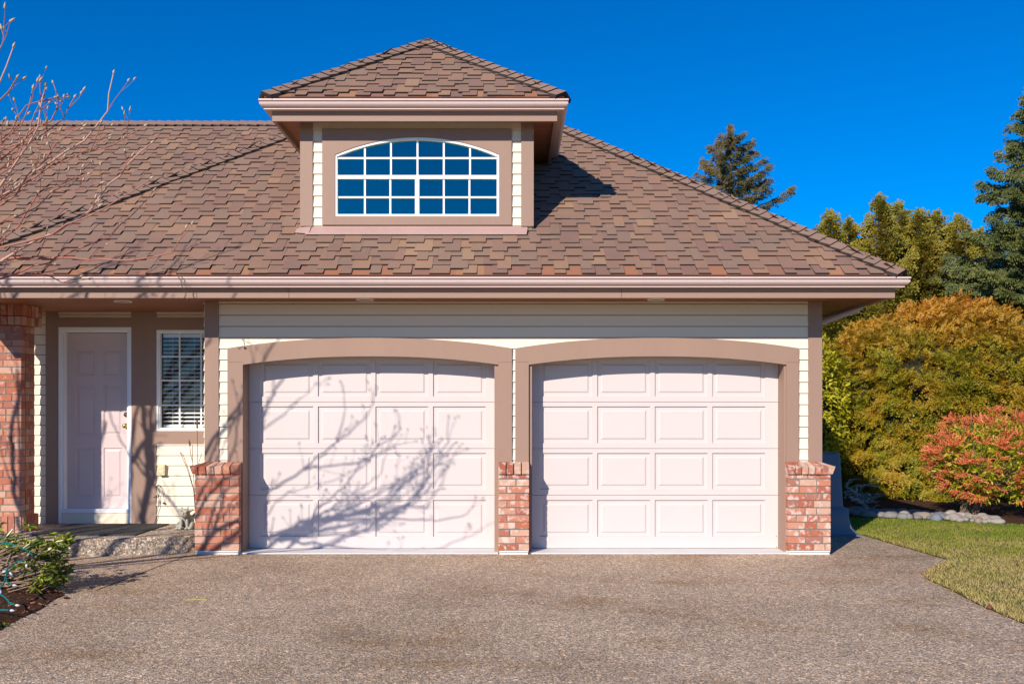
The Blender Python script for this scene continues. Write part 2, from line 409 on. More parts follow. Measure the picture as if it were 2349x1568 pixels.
def caps(pts, nl, nr, name, parent, step=.14, wid=.135, twist=0):
    """overlapping folded cap shingles from bottom to top; nl/nr = in-plane directions falling away on each side"""
    a, b_ = Vector(pts[0]), Vector(pts[1]); d = (b_-a); Ln = d.length; d.normalize()
    nl = Vector(nl).normalized(); nr = Vector(nr).normalized(); mb = MB()
    up = (-(nl+nr)).normalized()
    nn = int(Ln/step)
    for i in range(nn+1):
        s0 = i*step+rnd.uniform(-.004,.004); s1 = min(s0+step+.05, Ln+.03)
        h0 = .074+rnd.uniform(-.002,.004); h1 = .054; th = .040
        c0 = a+d*s0; c1 = a+d*s1
        for sgn, q in ((0,nl),(1,nr)):
            p = [c0+up*h0, c0+up*(h0-.012)+q*wid, c1+up*(h1-.012)+q*wid, c1+up*h1]
            lo = [x-up*th for x in p]
            mb.m = 0; mb.add(p+lo, [(0,1,2,3) if sgn == 0 else (0,3,2,1)]); k0 = len(mb.v)-8
            mb.f += [tuple(k0+j for j in f) for f in ((4,5,1,0),(5,6,2,1))]; mb.mi += [1]*2
    return mb.build(name, [m_cap,m_edge], parent)

GX0, GX1, GY0, ZE = -6.26, 4.09, -.65, 2.995
half = (GX1-GX0)/2; GXc = (GX0+GX1)/2; APY = GY0+half; APZ = ZE+PITCH*half
SL = math.hypot(1, PITCH)     # slope length per metre of run
groof = MB()
cs = [(GX0,GY0,ZE),(GX1,GY0,ZE),(GX1,GY0+2*half,ZE),(GX0,GY0+2*half,ZE),(GXc,APY,APZ)]
groof.add(cs+[(x,y,z-.06) for x,y,z in cs[:4]], [(0,1,4),(1,2,4),(2,3,4),(3,0,4),(0,5,6,1),(1,6,7,2),(2,7,8,3),(3,8,5,0)])
groof = groof.build('roof', m_felt, house)
sd = Vector((0,1,PITCH)); nd = Vector((0,-PITCH,1))
shingle_face((0,GY0,ZE), (1,0,0), sd, nd, lambda s: GX0+s/SL, lambda s: GX1-s/SL, half*SL, 'shingles', groof)
shingle_face((GX1,0,ZE), (0,1,0), (-1,0,PITCH), (PITCH,0,1), lambda s: GY0+s/SL, lambda s: GY0+2*half-s/SL, half*SL, 'shingles', groof)
# left face of the hip: only above the main roof
shingle_face((GX0,0,ZE), (0,-1,0), (1,0,PITCH), (-PITCH,0,1), lambda s: -(GY0+2*half-s/SL), lambda s: -(GY0+s/SL), half*SL, 'shingles', groof)
# in-plane directions perpendicular to the hip line
def perp(planen, hip, toward):
    q = Vector(planen).cross(Vector(hip)).normalized()
    return q if q.dot(Vector(toward)) > 0 else -q
hr = Vector((-1,1,PITCH)); hl = Vector((1,1,PITCH))
caps([(GX1,GY0,ZE),(GXc,APY,APZ)], perp((0,-PITCH,1),hr,(-1,0,0)), perp((PITCH,0,1),hr,(0,1,0)), 'hip_cap', groof)
caps([(GX0,GY0,ZE),(GXc,APY,APZ)], perp((-PITCH,0,1),hl,(0,1,0)), perp((0,-PITCH,1),hl,(1,0,0)), 'hip_cap', groof)
# main roof behind, ridge parallel to the street
MX0, MX1, MY0 = -15.0, -.9, .55
RY = 4.9; RZ = ZE+PITCH*(RY-MY0)
mroof = MB()
cs = [(MX0,MY0,ZE),(MX1,MY0,ZE),(MX1,2*RY-MY0,ZE),(MX0,2*RY-MY0,ZE),(MX0,RY,RZ),(MX1,RY,RZ)]
mroof.add(cs, [(0,1,5,4),(2,3,4,5),(3,0,4),(1,2,5),(0,3,2,1)])
mroof = mroof.build('roof', m_felt, house)
shingle_face((0,MY0,ZE), (1,0,0), sd, nd, lambda s: -11.5, lambda s: min(MX1, GX0+(MY0-GY0)+s/SL+.05) if s/SL < RY-MY0 else MX1, (RY-MY0)*SL, 'shingles', mroof)
caps([(-11.5,RY,RZ),(MX1,RY,RZ)], (0,1,-PITCH), (0,-1,-PITCH), 'ridge_cap', mroof, .15)

# gutter profile (front direction = -t, z)
GP = [(0,0),(-.12,0),(-.12,-.017),(-.098,-.019),(-.098,-.026),(-.116,-.033),(-.112,-.055),(-.098,-.072),(-.078,-.082),(-.054,-.085),(-.054,-.090),(-.074,-.092),(-.074,-.103),(-.062,-.103),(0,-.103),(0,-.09),(-.045,-.080),(-.09,-.03),(-.108,-.008),(0,-.01)]
def gutter(path, z, name, parent, mat=m_gutter):
    """path = list of (x,y,nx,ny): mitred corner points and outward normals (already scaled for the mitre)"""
    mb = MB(); n = len(GP)
    for i, (x,y,nx,ny) in enumerate(path):
        mb.v += [(x-nx*p[0], y-ny*p[0], z+p[1]) for p in GP]
    for i in range(len(path)-1):
        for j in range(n):
            a = i*n+j; b = i*n+(j+1)%n; mb.f.append((a,b,b+n,a+n)); mb.mi.append(0)
    for e in (0, len(path)-1):
        mb.f.append(tuple(range(e*n,e*n+n))); mb.mi.append(0)
    return mb.build(name, mat, parent)
FX = 4.03; FXl = -6.20
gutter([(FXl,2.0,-1,0),(FXl,-.60,-1,-1),(FX,-.60,1,-1),(FX,8.8,1,0)], 2.974, 'gutter', house)
fas = MB()
fas.box(FXl,FX,-.60,-.562,2.768,2.955); fas.box(FX-.038,FX,-.5615,8.8,2.770,2.953); fas.box(FXl,FXl+.038,-.5615,1.9,2.770,2.953)
fas.box(MX0,FXl-.002,.60,.638,2.768,2.955)
fas.build('fascia', m_trimh, house)
for xs_ in (-4.9,-1.35,2.22):
    gutter([(xs_,-.6025,0,-1),(xs_+.035,-.6025,0,-1)], 2.9745, 'gutter_joint', house)
for xs_ in (-2.35,1.15): MB().box(xs_,xs_+.004,-.6012,-.60,2.770,2.95).build('fascia_joint', m_edge, house)
sof = MB()
sof.box(FXl+.04,FX-.04,-.56,-.001,2.797,2.815)
sof.box(FXl+.04,-3.45,.001,1.128,2.797,2.815); sof.box(3.45,FX-.04,.001,8.8,2.797,2.815); sof.box(MX0,FXl+.038,.64,1.128,2.798,2.815)
for i in range(5): sof.box(3.47,FX-.05,.15+i*.11-.5,.153+i*.11-.5,2.794,2.7975)
sof.build('soffit', m_soffit, house)
def downlight(px, Y, Z=2.797):
    d = Y-CAMY; x = (px-CX)*d/F; mb = MB(); seg = 28; r0, r1 = .098, .080; vs = []
    for r, z in ((r0, Z), (r0-.004, Z-.010), (r1, Z-.010), (r1, Z+.004)):
        vs += [(x+r*math.cos(2*math.pi*i/seg), Y+r*math.sin(2*math.pi*i/seg), z) for i in range(seg)]
    mb.add(vs, [(a*seg+i, a*seg+(i+1)%seg, (a+1)*seg+(i+1)%seg, (a+1)*seg+i) for a in range(3) for i in range(seg)])
    o = mb.build('recessed_light', m_ring, house, True)
    l = MB(); l.add([(x+r1*math.cos(2*math.pi*i/seg), Y+r1*math.sin(2*math.pi*i/seg), Z-.004) for i in range(seg)], [tuple(range(seg))[::-1]])
    l.build('lens', m_lens, o)
downlight(837,-.22); downlight(1505,-.22); downlight(282,-.05)

# siding boards (bevelled laps)
LAP0, LAPE = 2.400, .1243
def laps(mb, x0, x1, z0, z1, Y, side=0, y0=0, y1=0):
    kk = math.floor((z0-LAP0)/LAPE); zb = LAP0+kk*LAPE
    while zb < z1-.004:
        a = max(zb, z0); b = min(zb+LAPE, z1)
        ta = .024-.013*(a-zb)/LAPE; tb = .024-.013*(b-zb)/LAPE; b -= .0075 if b-zb > LAPE*.98 else 0
        if side == 0: mb.hexa([(x0,Y-ta,a),(x1,Y-ta,a),(x1,Y,a),(x0,Y,a),(x0,Y-tb,b),(x1,Y-tb,b),(x1,Y,b),(x0,Y,b)])
        else: mb.hexa([(x0,y0,a),(x0+side*ta,y0,a),(x0+side*ta,y1,a),(x0,y1,a),(x0,y0,b),(x0+side*tb,y0,b),(x0+side*tb,y1,b),(x0,y1,b)])
        zb += LAPE
wall = MB()   # solid wall behind the boards
wall.box(-3.43,-3.0,.001,.12,0,2.79); wall.box(-.19,.215,.001,.12,0,2.79); wall.box(3.04,3.43,.001,.12,0,2.79)
wall.box(-3.0,-.19,.001,.12,2.215,2.79); wall.box(.215,3.04,.001,.12,2.215,2.79)
wall.box(3.31,3.43,.12,8.6,0,2.79); wall.box(-3.43,-3.32,.12,1.128,0,2.79)
# porch wall and beyond, with holes for the door and the window
PY = 1.13
wall.box(-9.5,-5.60,PY,PY+.12,0,2.79); wall.box(-5.60,-4.70,PY,PY+.12,2.62,2.79); wall.box(-4.70,-4.35,PY,PY+.12,0,2.79)
wall.box(-4.35,-3.33,PY,PY+.12,2.58,2.79); wall.box(-4.35,-3.33,PY,PY+.12,0,1.34)
wall.box(-9.5,-9.38,PY+.12,8.6,0,2.79); wall.box(-9.38,3.31,8.48,8.6,0,2.79)
wall = wall.build('wall', m_lapshade, house)
sid = MB()
laps(sid, -3.267, 3.30, 2.205, 2.80, 0)
laps(sid, -3.267, -3.165, 0, 2.204, 0); laps(sid, -.001, .036, 0, 2.204, 0); laps(sid, 3.19, 3.30, 0, 2.204, 0)
laps(sid, -9.5, -5.752, .19, 2.80, PY); laps(sid, -5.598, -4.697, 2.726, 2.80, PY); laps(sid, -4.388, -3.45, 2.726, 2.80, PY); laps(sid, -4.388, -3.45, .19, 1.172, PY)
laps(sid, 3.43, 0, .0, 2.80, 0, 1, .03, 8.6); laps(sid, -3.43, 0, .19, 2.80, 0, -1, .03, PY-.02)
sid.build('siding', m_siding, wall)
def board(x0,x1,y0,y1,z0,z1, name='trim_board', mat=m_trim, parent=None):
    return MB().box(x0,x1,y0,y1,z0,z1).build(name, mat, parent or wall)
board(-3.42,-3.265,-.032,0,.98,2.796,'corner_board'); board(3.298,3.452,-.032,0,.98,2.796,'corner_board')
board(3.431,3.452,.0015,.11,.98,2.795,'corner_board')
# garage door surrounds
def surround(xl0, xl1, xr0, xr1, jamb_r, jamb_l):
    """legs, arched head board, jambs"""
    f = MB(); n = 24; za, zb = 2.276, 2.392; ia, ib = 2.094, 2.187
    f.box(xl0,xl1,-.040,0,.0,2.120); f.box(xr0,xr1,-.040,0,.0,2.120)
    def arc(x, x0, x1, a, b_):
        t = (2*(x-x0)/(x1-x0)-1); return a+(b_-a)*(1-abs(t)**2.2)
    xs = [xl0+(xr1-xl0)*i/n for i in range(n+1)]
    low = lambda x: 2.122 if (x < xl1-.0 or x > xr0) else arc(x, xl1, xr0, ia, ib)
    xs = sorted(set(xs+[xl1-1e-4, xl1, xr0, xr0+1e-4]))
    top = [(x, arc(x, xl0, xr1, za, zb)) for x in xs]
    for i in range(len(xs)-1):
        x0, x1 = xs[i], xs[i+1]; a0, a1 = low(x0), low(x1); b0, b1 = top[i][1], top[i+1][1]
        f.add([(x0,-.042,a0),(x1,-.042,a1),(x1,0,a1),(x0,0,a0),(x0,-.042,b0),(x1,-.042,b1),(x1,0,b1),(x0,0,b0)],
              [(0,3,2,1),(4,5,6,7),(0,1,5,4),(2,3,7,6)])
    for x, s in ((xl0,0),(xr1,0)):
        z0, z1 = 2.122, arc(x, xl0, xr1, za, zb)
        f.add([(x,-.042,z0),(x,0,z0),(x,0,z1),(x,-.042,z1)], [(0,1,2,3)])
    f.build('door_surround', m_trim, wall)
    j = MB(); j.box(xl1-.03, xl1+jamb_l, -.012,.222,0,2.22); j.box(xr0-jamb_r, xr0+.03, -.012,.222,0,2.22)
    j.box(xl1+jamb_l, xr0-jamb_r, .13,.222,2.2,2.24)
    j.build('door_jamb', m_trim, wall)
surround(-3.165,-2.994,-.151,-.001, .045, .001); surround(.036,.186,3.052,3.19, .020, .036)

def panelled(mb, x0,x1,z0,z1,Y, holes, rec=.017, flat=.042, slope=.016, rise=.009):
    xs = sorted({x0,x1,*[h[0] for h in holes],*[h[1] for h in holes]}); zs = sorted({z0,z1,*[h[2] for h in holes],*[h[3] for h in holes]})
    for i in range(len(xs)-1):
        for j in range(len(zs)-1):
            cx, cz = (xs[i]+xs[i+1])/2, (zs[j]+zs[j+1])/2
            if any(h[0] < cx < h[1] and h[2] < cz < h[3] for h in holes): continue
            mb.add([(xs[i],Y,zs[j]),(xs[i+1],Y,zs[j]),(xs[i+1],Y,zs[j+1]),(xs[i],Y,zs[j+1])], [(0,1,2,3)])
    for h in holes:
        rings = [(0,0),(.003,rec),(flat,rec),(flat+slope,rec-rise)]
        vs = []
        for o, d in rings: vs += [(h[0]+o,Y+d,h[2]+o),(h[1]-o,Y+d,h[2]+o),(h[1]-o,Y+d,h[3]-o),(h[0]+o,Y+d,h[3]-o)]
        fs = [(r*4+i, r*4+(i+1)%4, (r+1)*4+(i+1)%4, (r+1)*4+i) for r in range(3) for i in range(4)]+[(12,13,14,15)]
        mb.add(vs, fs)
    mb.add([(x0,Y,z0),(x1,Y,z0),(x1,Y,z1),(x0,Y,z1),(x0,Y+.045,z0),(x1,Y+.045,z0),(x1,Y+.045,z1),(x0,Y+.045,z1)],
           [(1,0,4,5),(2,1,5,6),(3,2,6,7),(0,3,7,4),(4,7,6,5)])
def garage_door(x0, x1, c0):
    gd = MB().box(x0-.02,x1+.02,.268,.29,.01,2.215).build('garage_door', m_door, house)
    joints = [.016,.622,1.153,1.682,2.213]; rows = [(.149,.566),(.686,1.101),(1.213,1.631),(1.745,2.155)]
    for i in range(4):
        mb = MB(); hs = [(c0+q*.656, c0+q*.656+.602, rows[i][0], rows[i][1]) for q in range(4)]
        panelled(mb, x0, x1, joints[i]+.0022, joints[i+1]-.0022, .22+rnd.uniform(-.0015,.0015), hs)
        mb.build('door_section', m_door, gd)
    MB().box(x0+.003,x1-.003,.215,.26,.002,.0165).build('rubber_seal', m_trim, gd)
    return gd
garage_door(-2.992,-.197,-2.868); gd2 = garage_door(.223,3.031,.316)
rep = MB().box(1.585,2.90,.2165,.2195,.020,.128); rep.build('patch_board', m_door, gd2)
for x, z in ((3.012,.155),(3.015,.028),(.23,.15),(.232,.03)): MB().ball((x,.2195,z),(.006,.003,.006),6,4).build('screw', m_nickel, gd2)
th = MB()
th.prism([(-3.10,-.10),(-.155,-.10),(-.155,.26),(-2.99,.26)],'z',-.01,.0135)
th.prism([(.19,-.10),(3.16,-.10),(3.04,.26),(.19,.26)],'z',-.01,.0135)
th.build('door_sill', m_thresh, house)

# bricks
BH, MO = .0665, .0125
def brick_pier(x0, x1, y0, y1, z0, z1, name, mat, cap=None, side='both', back=True, seed=3):
    r = random.Random(seed)
    core = MB().box(x0+.006,x1-.006,y0+.006,y1,z0,z1).build(name, m_mortar, wall)
    mb = MB(); z = z0+.004; row = 0; BD = .088
    while z+BH*.6 < z1:
        h = min(BH, z1-z-.003); a = x0; first = True
        while a < x1-.01:
            Lb = (.092 if (row % 2 == 0 and first) else .192)
            if r.random() < .18: Lb = .125
            b = min(a+Lb, x1)
            if x1-b < .05: b = x1
            g = r.uniform(-.0025,.0015)
            mb.box(a+(0 if a == x0 else MO/2), b-(0 if b == x1 else MO/2), y0+g, y0+BD, z, z+h)
            a = b; first = False
        for xs_, xe in ((x0, x0+BD), (x1-BD, x1)):
            a = y0+BD+MO*.5; first = row % 2
            while a < y1-.02:
                b = min(a+(.1 if first else .2), y1); first = 0
                g = r.uniform(0,.0025)
                if xs_ == x0: mb.box(x0-g+.001, xe, a+MO/2, b-MO/2, z, z+h)
                else: mb.box(xs_, x1+g-.001, a+MO/2, b-MO/2, z, z+h)
                a = b
        z += BH+MO; row += 1
    mb.build('brick', mat, core)['label'] = 'courses of clay bricks in running bond'
    return core
def pier_cap(core, x0, x1, yf, yb, z0, mat, wl, wr, n, ysl=.0, seed=1):
    """sloping rowlock bricks; wl / wr = how much the left / right end is drawn in towards the top"""
    r = random.Random(seed); cm = MB(); w = x1-x0
    hf, hb = .083, .128
    xf = [x0+w*i/n for i in range(n+1)]
    def back(x): 
        t = (x-x0)/w; return x+wl*(1-t)**3-wr*t**3
    for i in range(n):
        a, b = xf[i]+(.0 if i == 0 else .006), xf[i+1]-(.0 if i == n-1 else .006)
        g = r.uniform(-.003,.003); ina = .012*(wl > 0)*(i == 0); inb = .012*(wr > 0)*(i == n-1)
        cm.hexa([(a+ina*2.2,yf+.014+g,z0),(b-inb*2.2,yf+.014+g,z0),(back(b),yb,z0),(back(a),yb,z0),
                 (a,yf+g,z0+hf),(b,yf+g,z0+hf),(back(b),yb,z0+hb),(back(a),yb,z0+hb)])
    cp = cm.build('pier_cap', mat, core)
    return cp
def pier(x0, x1, mat, wl, wr, n, seed, yb=-.002, ol=0, orr=0):
    c = brick_pier(x0, x1, -.15, yb, .045, .885, 'brick_pier', mat, seed=seed)
    MB().box(x0+.012,x1-.006,-.158,yb,.032,.0445).build('metal_flashing', m_ring, c)
    MB().box(x0+.01,x1-.01,-.146,yb,-.01,.0315).build('footing', m_thresh, c)
    pier_cap(c, x0-ol, x1+orr, -.19, -.044, .872+.016, mat, wl, wr, n, seed=seed)
    return c
pier(-3.49,-3.005,m_brick,.14,0,6,5,-.043,.045,.0); pier(-.148,.186,m_brickw,0,0,4,9,-.043,.0,.0); pier(3.035,3.505,m_brickw,0,.13,7,12,-.043,0,.04)
# returns of the outer piers along the side walls
for xa, xb, mt, sd_ in ((3.46,3.505,m_brickw,4),(-3.49,-3.445,m_brick,6)):
    c = brick_pier(xa, xb, -.0425, .45, .045, .885, 'brick_pier', mt, seed=sd_)
    MB().box(xa-.0,xb+.035,-.0425,.47,.888,.97).build('pier_cap', mt, c)

# porch column
c = brick_pier(-6.12,-5.63,.29,.60,.19,2.56,'brick_column',m_brick,seed=21)
cb = MB(); 
for i in range(7): cb.box(-6.15+i*.0785, -6.15+i*.0785+.068, .25,.62,.19,.375)
for i in range(4): cb.box(-5.64,-5.593,.265+i*.09,.265+i*.09+.078,.19,.372)
cb.build('column_base', m_brick, c)
ct = MB(); ct.m = 0
for i in range(7): ct.box(-6.15+i*.0785, -6.15+i*.0785+.068, .235,.66,2.67,2.796); ct.box(-6.15+i*.0785, -6.15+i*.0785+.068, .24,.655,2.565,2.66)
for i in range(5): ct.box(-5.62,-5.575,.25+i*.085,.25+i*.085+.074,2.67,2.796); ct.box(-5.62,-5.58,.25+i*.085,.25+i*.085+.074,2.565,2.66)
ct.build('column_capital', m_brick, c)
# porch slab
slab = MB(); poly = [(-9.5,PY),(-9.5,0),(-5.9,-.12),(-5.3,-.30),(-4.93,-.345),(-4.47,-.27),(-4.0,-.13),(-3.496,.02),(-3.496,.45),(-3.445,.452),(-3.445,PY)]
n = len(poly); slab.prism(poly, 'z', -.02, .172)
ins = [(x, min(PY, y+.02) if y < 1 else y) for x, y in poly]
slab.add([(x,y,.1722) for x,y in poly]+[(x,y,.19) for x,y in ins], [(i,(i+1)%n,n+(i+1)%n,n+i) for i in range(n)]+[tuple(range(n,2*n))])
slab.build('porch_step', m_step, house)

# entry door
fd = MB(); X0, X1 = -5.535, -4.735; Z0, Z1 = .375, 2.545
hs = []
zr = [(.50,1.12),(1.28,1.90),(2.02,2.34)]
for a, b in zr:
    hs += [(X0+.115,X0+.345,a,b),(X0+.455,X0+.685,a,b)]
panelled(fd, X0, X1, Z0, Z1, PY+.075, hs, .010, .022, .02, .008)
fd = fd.build('front_door', m_fdoor, house)
for z, mt, r in ((1.395,m_brass,.029),(1.535,m_nickel,.027)):
    kb = MB(); x = X1-.065; y = PY+.075
    kb.tube([(x,y,z),(x,y-.008,z)], [r*1.15,r*1.1], 14); kb.tube([(x,y-.006,z),(x,y-.03,z)], [.012,.011], 10)
    kb.ball((x,y-.045,z),(r,.022,r),12,8) if mt is m_brass else kb.tube([(x,y-.008,z),(x,y-.025,z)], [r*.85,r*.7], 14)
    kb.build('door_knob' if mt is m_brass else 'deadbolt', mt, fd, True)
fr = MB(); xa, xb, za, zb = -5.598, -4.697, .365, 2.612
for o0, o1, ya, yb in ((0,.036,PY-.022,PY+.03),(.036,.062,PY+.0,PY+.12)):
    fr.box(xa+o0,xa+o1,ya,yb,.20,zb-o0); fr.box(xb-o1,xb-o0,ya,yb,.20,zb-o0); fr.box(xa+o1,xb-o1,ya,yb,zb-o1,zb-o0)
fr.box(xa+.036,xb-.036,PY-.02,PY+.12,.325,.372)
fr.build('door_frame', m_white, fd)
MB().box(xa+.0005,xb-.0005,PY-.012,PY+.11,.19,.322).build('kick_panel', m_siding, fd)
MB().box(-5.56,-4.71,PY+.13,PY+.14,.19,2.6).build('dark_backing', m_dark, fd)
# brown boards on the porch wall
TB = PY-.028
for a in ((-5.752,-5.600,.19,2.796),(-4.695,-4.390,.19,2.796)): board(a[0],a[1],TB,PY,a[2],a[3])
board(-5.5995,-4.6955,TB,PY,2.613,2.728,'header_board',m_trimh); board(-4.3895,-3.447,TB,PY,2.578,2.728,'header_board',m_trimh)
board(-4.3895,-3.447,TB,PY,1.174,1.333,'apron_board',m_trimh)
# porch window with blinds
w = MB(); wx0, wx1, wz0, wz1 = -4.386, -3.52, 1.334, 2.577
for o0, o1, ya, yb in ((0,.022,PY-.025,PY+.03),(.022,.040,PY-.01,PY+.05)):
    w.box(wx0+o0,wx0+o1,ya,yb,wz0+o0,wz1-o0); w.box(wx1-o1,wx1-o0,ya,yb,wz0+o0,wz1-o0)
    w.box(wx0+o1,wx1-o1,ya,yb,wz1-o1,wz1-o0); w.box(wx0+o1,wx1-o1,ya,yb,wz0+o0,wz0+o1)
win = w.build('window', m_white, house)
gx = MB()
for px in (410.5,460): 
    x = at(px,900,PY).x; gx.box(x-.009,x+.009,PY+.022,PY+.034,wz0+.04,wz1-.04)
x = -3.70; gx.box(x-.009,x+.009,PY+.022,PY+.034,wz0+.04,wz1-.04)
for py in (817.5,872,929): z = at(0,py,PY).z; gx.box(wx0+.04,wx1-.04,PY+.0215,PY+.0345,z-.009,z+.009)
gx.build('muntin', m_white, win)
MB().box(wx0+.04,wx1-.04,PY+.036,PY+.040,wz0+.04,wz1-.04).build('pane', m_glass, win)
bl = MB(); z = wz0+.07
while z < wz1-.05:
    bl.hexa([(wx0+.05,PY+.066,z-.010),(wx1-.05,PY+.066,z-.010),(wx1-.05,PY+.098,z+.005),(wx0+.05,PY+.098,z+.005),(wx0+.05,PY+.066,z-.005),(wx1-.05,PY+.066,z-.005),(wx1-.05,PY+.098,z+.009),(wx0+.05,PY+.098,z+.009)])
    z += .050
for x in (-4.22,-3.95,-3.68): bl.tube([(x,PY+.074,wz0+.05),(x,PY+.074,wz1-.04)], .0018, 4)
bl.box(wx0+.05,wx1-.05,PY+.07,PY+.11,wz1-.085,wz1-.042); bl.box(wx0+.05,wx1-.05,PY+.07,PY+.105,wz0+.045,wz0+.065)
bl.build('blind', m_blind, win)
rm = MB(); rm.box(wx0-.4,wx1+.1,PY+1.5,PY+1.55,.2,2.7); rm.box(wx0-.45,wx0-.4,PY+.13,PY+1.5,.2,2.7); rm.box(wx1+.1,wx1+.15,PY+.13,PY+1.5,.2,2.7); rm.box(wx0-.4,wx1+.1,PY+.13,PY+1.5,.9,.95); rm.box(wx0-.4,wx1+.1,PY+.13,PY+1.5,2.65,2.7)
rm.build('room_interior', m_int, win)
# outlet box and cable
ob = MB(); x0, x1, z0, z1 = -4.352,-4.275,.795,.922
ob.box(x0,x1,PY-.06,PY-.016,z0,z1); ob.box(x0-.004,x1+.004,PY-.068,PY-.060,z0-.004,z1+.004); ob.box(x0+.01,x1-.01,PY-.073,PY-.068,z0+.02,z0+.05); ob.box(x0+.01,x1-.01,PY-.073,PY-.068,z0+.07,z0+.10)
ob.build('outlet_box', m_box, house)
cb = MB()
def zp(zx, zy, Y=PY-.04): return at((370+zx/7.464)/1.0898, (1130+zy/7.464)/1.0898, Y)
for p in ([(182,600),(190,700),(178,760),(205,850),(200,950),(185,1050),(160,1150),(140,1270),(120,1320)], [(190,605),(225,620),(265,700),(290,780),(300,880),(305,930)], [(185,770),(150,815),(95,835)], [(205,860),(215,930),(190,1000)]):
    cb.tube([zp(*q) for q in p], .0035, 5)
cb.ball(zp(295,945),(.016,.014,.012),8,6)
cb.build('cable', m_wire, house)
# wires hanging from the gutter
hw = MB()
def zq(zx, zy, Y=-.74): return at((380+zx/12.06)/1.0898, (650+zy/12.06)/1.0898, Y)
for p in ([(770,470),(800,540),(860,620),(885,700),(885,760),(940,860),(985,930),(1000,1050),(985,1120)], [(870,470),(905,560),(900,650),(880,740),(950,850),(1035,960),(1030,1050),(985,1125)], [(940,560),(970,620),(965,720),(1000,760),(1000,880),(1060,930),(1130,975),(1200,970)], [(985,1125),(940,1150),(890,1200)], [(985,1125),(1050,1150),(1110,1190)], [(820,1130),(850,1170)]):
    hw.tube([zq(*q, -.735-.01*math.sin(i)) for i, q in enumerate(p)], .0026, 5)
hw.ball(zq(890,1195),(.009,.008,.006),8,5); hw.ball(zq(1080,1180),(.017,.012,.012),8,5)
hwt = hw.build('hanging_wire', m_wire, None); tag(hwt, 'tangle of thin brown wire hanging over the gutter left of the garage', 'wire')
# downspout elbow from the side gutter
ds = MB(); ds.tube([(4.10,.55,2.88),(4.10,.55,2.80),(4.05,.55,2.765),(3.60,.55,2.60),(3.51,.55,2.55),(3.49,.55,2.40),(3.49,.55,.98)], .034, 8)
ds.build('downspout', m_gutter, house, True)

# ------------------------------------------------------------------ dormer
DX, DH, DY = -1.077, 1.322, .18
dorm = MB(); 
dorm.prism([(DY+.06,3.60),(DY+.06,4.84),(2.0,4.84)], 'x', DX-DH+.02, DX+DH-.02)
dorm.box(DX-DH+.02,-2.02,DY+.001,DY+.0595,3.55,4.84); dorm.box(-.13,DX+DH-.02,DY+.001,DY+.0595,3.55,4.84); dorm.box(-2.0195,-.1305,DY+.001,DY+.0595,3.55,3.765)
dorm = dorm.build('dormer', m_siding, house)
DE = 5.023; DHW = 1.65; DYE = -.15
DAY = DYE+DHW; DAZ = DE+PITCH*DHW
yb1 = GY0+(DE-ZE)/PITCH; yb2 = GY0+(DAZ-ZE)/PITCH
dr = MB()
cs = [(DX-DHW,DYE,DE),(DX+DHW,DYE,DE),(DX+DHW,yb1,DE),(DX,yb2,DAZ),(DX,DAY,DAZ),(DX-DHW,yb1,DE)]
dr.add(cs+[(x,y,z-.05) for x,y,z in cs], [(0,1,4),(1,2,3,4),(5,0,4,3),(0,6,7,1),(1,7,8,2),(0,5,11,6),(6,11,8,7)])
dr.build('dormer_roof', m_felt, dorm)
sh = shingle_face((0,DYE,DE), (1,0,0), sd, nd, lambda s: DX-DHW+s/SL, lambda s: DX+DHW-s/SL, DHW*SL, 'shingles', dorm)
shingle_face((DX+DHW,0,DE), (0,1,0), (-1,0,PITCH), (PITCH,0,1), lambda s: DYE+s/SL, lambda s: yb1+s*(yb2-yb1)/(DHW*SL), DHW*SL, 'shingles', dorm, starter=False)
shingle_face((DX-DHW,0,DE), (0,-1,0), (1,0,PITCH), (-PITCH,0,1), lambda s: -(yb1+s*(yb2-yb1)/(DHW*SL)), lambda s: -(DYE+s/SL), DHW*SL, 'shingles', dorm, starter=False)
caps([(DX+DHW,DYE,DE),(DX,DAY,DAZ)], perp((0,-PITCH,1),hr,(-1,0,0)), perp((PITCH,0,1),hr,(0,1,0)), 'hip_cap', dorm, .145)
caps([(DX-DHW,DYE,DE),(DX,DAY,DAZ)], perp((-PITCH,0,1),hl,(0,1,0)), perp((0,-PITCH,1),hl,(1,0,0)), 'hip_cap', dorm, .145)
caps([(DX,DAY,DAZ),(DX,yb2,DAZ)], (1,0,-PITCH), (-1,0,-PITCH), 'ridge_cap', dorm, .15)
fx = 1.577
gutter([(DX-fx,1.9,-1,0),(DX-fx,-.09,-1,-1),(DX+fx,-.09,1,-1),(DX+fx,1.9,1,0)], 4.994, 'gutter', dorm)
ff = MB(); ff.box(DX-fx,DX+fx,-.09,-.055,4.783,4.985); ff.box(DX+fx-.035,DX+fx,-.0545,2.0,4.785,4.983); ff.box(DX-fx,DX-fx+.035,-.0545,2.0,4.785,4.983)
ff.build('fascia', m_trimh, dorm)
MB().box(DX-fx+.036,DX+fx-.036,-.054,2.3,4.845,4.86).build('soffit', m_soffit, dorm)
fz = MB(); laps(fz, DX-DH+.14, -2.145, 3.682, 4.845, DY); laps(fz, -.008, DX+DH-.14, 3.682, 4.845, DY); laps(fz, -2.144, -.009, 4.765, 4.845, DY); laps(fz, DX+DH-.02, 0, 3.6, 4.845, 0, 1, DY+.02, 2.0); laps(fz, DX-DH+.02, 0, 3.6, 4.845, 0, -1, DY+.02, 2.0)
fz.build('siding', m_siding, dorm)
for x0, x1 in ((DX-DH,DX-DH+.142),(DX+DH-.142,DX+DH)): 
    board(x0,x1,DY-.034,DY+.018,3.670,4.843,'corner_board',m_trim,dorm)
